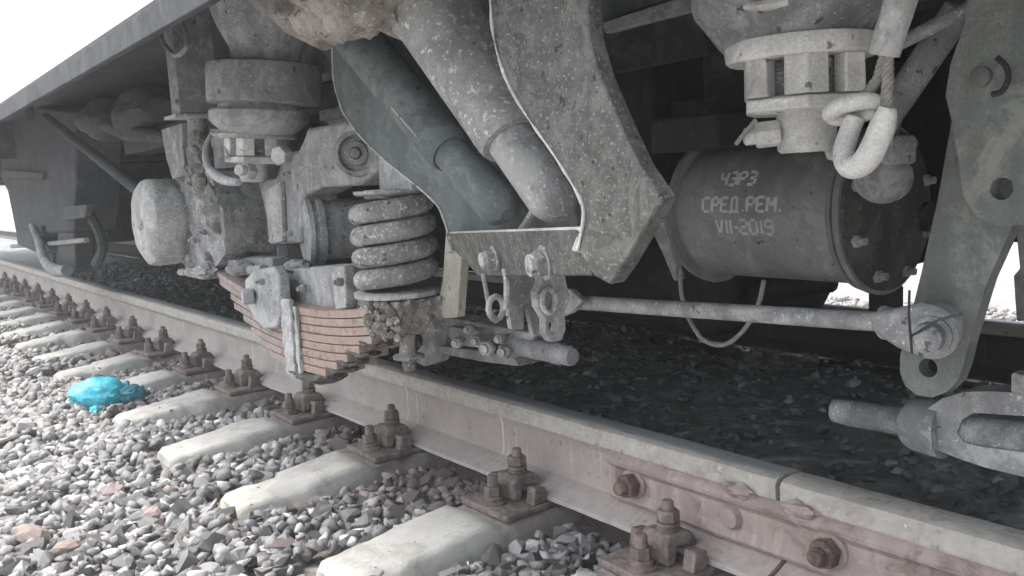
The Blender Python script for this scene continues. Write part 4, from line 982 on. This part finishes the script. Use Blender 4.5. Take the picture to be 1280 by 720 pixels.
# ---- turnbuckle near the rail
YT = .10
TN = empty('turnbuckle', W(1200, 540, YT)); TN.parent = V; TN.location = WL[TN]-WL[V]; TN['label'] = 'heavy grey turnbuckle with threaded rods at the right edge'
tA = W(1042, 513, YT); tB = W(1150, 531, YT); Lt = (tB-tA).length; pr = [(0, .012), (.003, .020), (.035, .0225)]
z = .037; i = 0
while z < Lt: pr.append((z, .0228 if i % 2 else .0215)); z += .0022; i += 1
MB().lathe(tA, tB-tA, pr, 32, .0008).build('threaded_end', 'dusty', TN)
tC = W(1330, 556, YT); Lc = (tC-tB).length; pr = []; z = .05; i = 0
while z < Lc: pr.append((z, .0262 if i % 2 else .0246)); z += .003; i += 1
MB().lathe(tB, tC-tB, pr, 32).build('threaded_rod', 'dusty', TN)
rod(W(1132, 528, YT), W(1182, 537, YT), [(0, 22), (.12, 29), (.3, 33), (.8, 36), (1, 36)], 32).build('collar', 'dusty', TN)
hole_ = [W(a, b_, YT-.028) for a, b_ in [(1196, 540), (1203, 524), (1216, 516), (1345, 524), (1345, 574), (1222, 558), (1204, 552)]]
MB().prism(outline([(1158, 512), (1178, 498), (1205, 490), (1240, 489), (1345, 497), (1345, 612), (1230, 584), (1195, 572), (1165, 560), (1156, 540)], YT-.028), (0, .056, 0), [hole_]).build('frame', 'dusty', TN, bevel=.010, seg=3)
MB().hexn(W(1284, 492, YT-.02), Z, .03, .02).build('lock_bolt', 'dusty_light', TN)
part('brake_hanger', MB().prism(outline([(1268, 278), (1300, 270), (1300, 400), (1270, 402), (1266, 345), (1274, 336)], .55), (0, .06, 0)), 'dusty', .004)

# ---- second group of running gear far to the left
FB = empty('far_bogie', (-5.8, -.1, .4)); FB.parent = V; FB.location = WL[FB]-WL[V]; FB['label'] = 'grey equipment hanging under the vehicle at the far left'
plate([(2, 130), (96, 140), (94, 215), (92, 290), (60, 291), (20, 291), (10, 240), (2, 225)], -.25, .22).build('hanging_box', 'sill', FB, bevel=.01)
plate([(3, 212), (52, 216), (52, 224), (3, 221)], -.275, .02).build('seam_bar', 'under', FB, bevel=.003)
plate([(78, 258), (108, 256), (106, 272), (74, 276)], -.29, .03).build('step', 'under', FB, bevel=.003)
MB().tube([W(40, 282, -.3), W(48, 300, -.3), W(56, 325, -.3), W(70, 338, -.3), W(84, 338, -.3)], [.02, .024, .028, .035, .03], 10, smooth=5).build('brake_shoe', 'dusty', FB)
plate([(20, 290), (50, 282), (52, 300), (62, 315), (50, 318), (22, 306)], -.28, .1).build('shoe_holder', 'sill', FB, bevel=.008)
MB().tube([W(112, 268, -.2), W(124, 290, -.2), W(128, 312, -.2), (W(120, 330, -.2))], .026, 8, smooth=4).build('hanger', 'sill', FB)
plate([(72, 290), (92, 290), (95, 340), (70, 343)], -.24, .1).build('post', 'dark', FB, bevel=.01)
for (a, b_) in ((58, 290), (68, 286), (98, 288), (104, 290)): plate([(a, b_), (a+7, b_), (a+9, 330), (a+3, 330)], -.1, .06).build('rod', 'sill', FB)
MB().tube([W(15, 308, -.25), W(60, 305, -.25), W(108, 300, -.25)], .014, 8).build('cross_rod', 'dusty', FB)
part('diagonal_strut', MB().tube([W(58, 146, -.42), W(110, 188, -.42), W(180, 244, -.42)], .020, 10), 'sill')
part('underfloor_box', MB().prism(outline([(120, 150), (205, 165), (205, 180), (150, 176), (118, 160)], -.2), (0, .4, 0)), 'under', .02)
part('hose', MB().tube([W(28, 125, -.55), W(36, 132, -.55), W(38, 150, -.55)], .015, 8, smooth=4), 'sill')
bl_ = MB(); bl_.blob(W(140, 150, -.1), (.22, .15, .10), 3, .3, 3, 1); bl_.blob(W(190, 140, -.1), (.20, .15, .10), 3, .3, 3, 5); part('air_reservoir', bl_, 'under')

# ------------------------------------------------------------------ loose things
bg_ = MB(); bc = WZ(126, 494, -.01)
bm = bmesh.new(); bmesh.ops.create_icosphere(bm, subdivisions=4, radius=1); vs = []
al = CR.copy(); al.z = 0; al.normalize(); pe = Vector((-al.y, al.x, 0))
for v in bm.verts:
    q = v.co; k = 1+.14*noise.noise(q*1.6)+.13*abs(noise.noise(q*3.1+Vector((3, 1, 2))))-.07*abs(noise.noise(q*7))+rnd.uniform(-.012, .012)
    ex = q.x; sq_ = 1-.25*max(0, ex)**2
    vs.append(bc+(al*q.x*.108*k+pe*q.y*.085*k*sq_+Z*(q.z*.068*k*sq_+(.012 if q.z < 0 else 0))))
bg_.add(vs, [tuple(v.index for v in f.verts) for f in bm.faces]); bm.free()
t0 = WZ(120, 520, -.06); BG = tag(bg_.build('plastic_bag', 'bag', ang=40), 'crumpled bright blue plastic bag lying on the ballast at left', 'bag')
tl = MB(); tl.blob(WZ(121, 516, -.05), (.026, .018, .024), 3, .6, 6, 4); tl.build('bag_corner', 'bag', BG, ang=22)
tk = MB(); tk.blob(WZ(166, 492, -.01), (.032, .045, .030), 3, .5, 6, 5); tk.blob(WZ(159, 481, .02), (.014, .01, .018), 2, .6, 6, 9); tk.build('bag_knot', 'bagtail', BG, ang=30)
def slab(px, py, w_, d_, h_, rot, seed, mat, tone, name, label, cat):
    p = WZ(px, py, gz(*WZ(px, py, -.1).xy)+.0)
    mb = MB(); mb.blob((0, 0, 0), (w_, d_, h_), 2, .35, 2.5, seed); o = mb.build(name, mat, origin=(0, 0, 0), smooth=False)
    o.location = p+Z*.012; o.rotation_euler = (.1, .1, rot); o['tone'] = tone; return tag(o, label, cat)
slab(40, 676, .055, .026, .022, .6, 3, 'stone', [.27, .22, .20], 'brown_stone', 'long reddish brown stone at the bottom left edge', 'stone')
slab(192, 650, .026, .022, .018, .3, 5, 'stone', [.30, .235, .24], 'pink_stone', 'pink stone among the pale ballast left of bottom centre', 'stone')
slab(140, 622, .03, .026, .022, .3, 8, 'stone', [.27, .23, .23], 'reddish_stone', 'dull reddish stone left of the pink one', 'stone')
slab(85, 692, .03, .02, .018, 1.2, 12, 'stone', [.27, .22, .195], 'brown_stone', 'small brown stone near the bottom left edge', 'stone')
st_ = MB(); st_.tube([WZ(-20, 566, -.07), WZ(30, 545, -.06), WZ(66, 533, -.07)], [.012, .012, .008], 8, smooth=4, wob=.4)
tag(st_.build('stick', grime('dark_wood', (.07, .065, .06), (.15, .14, .13), .3, .1, 0)), 'dark stick lying across the ballast at the left edge', 'stick')
lt = MB(); lt.blob(WZ(172, 346, -.05), (.035, .03, .014), 2, .6, 4, 1); tag(lt.build('paper_scrap', 'litter'), 'small white scrap of paper on the dark bed behind the rail', 'litter')
for (a, b_, s, lab) in ((655, 484, .02, 'pale flat chip of stone on the dark bed near the rail, left one'), (695, 487, .03, 'larger pale flat stone on the dark bed near the rail')):
    lt = MB(); lt.blob(WZ(a, b_, -.09), (s*2, s, .008), 2, .5, 4, a); o = lt.build('flat_stone', 'stone', smooth=False); o['tone'] = [.25, .26, .27]; tag(o, lab, 'stone')
pw = MB().box((-26, -1.6, -.3), (-20, .2, .62)); tag(pw.build('low_wall', 'conc', bevel=.02), 'pale low concrete wall in the far distance at the left edge', 'wall')

# ------------------------------------------------------------------ thin haze volume added to lift the shadows
hz_ = MB().box((-430, -430, -1.6), (430, 430, 2.3))
hm = bpy.data.materials.new('shadow_lift_haze'); hm.use_nodes = True; ht = hm.node_tree; ht.nodes.clear()
ho = nd(ht, 'ShaderNodeOutputMaterial'); hv = nd(ht, 'ShaderNodeVolumePrincipled'); hv.inputs['Density'].default_value = .011
hv.inputs['Color'].default_value = (.93, .97, 1, 1); hv.inputs['Anisotropy'].default_value = .2
ht.links.new(hv.outputs[0], ho.inputs['Volume'])
hzo = hz_.build('haze', hm, smooth=False); tag(hzo, kind='stuff')
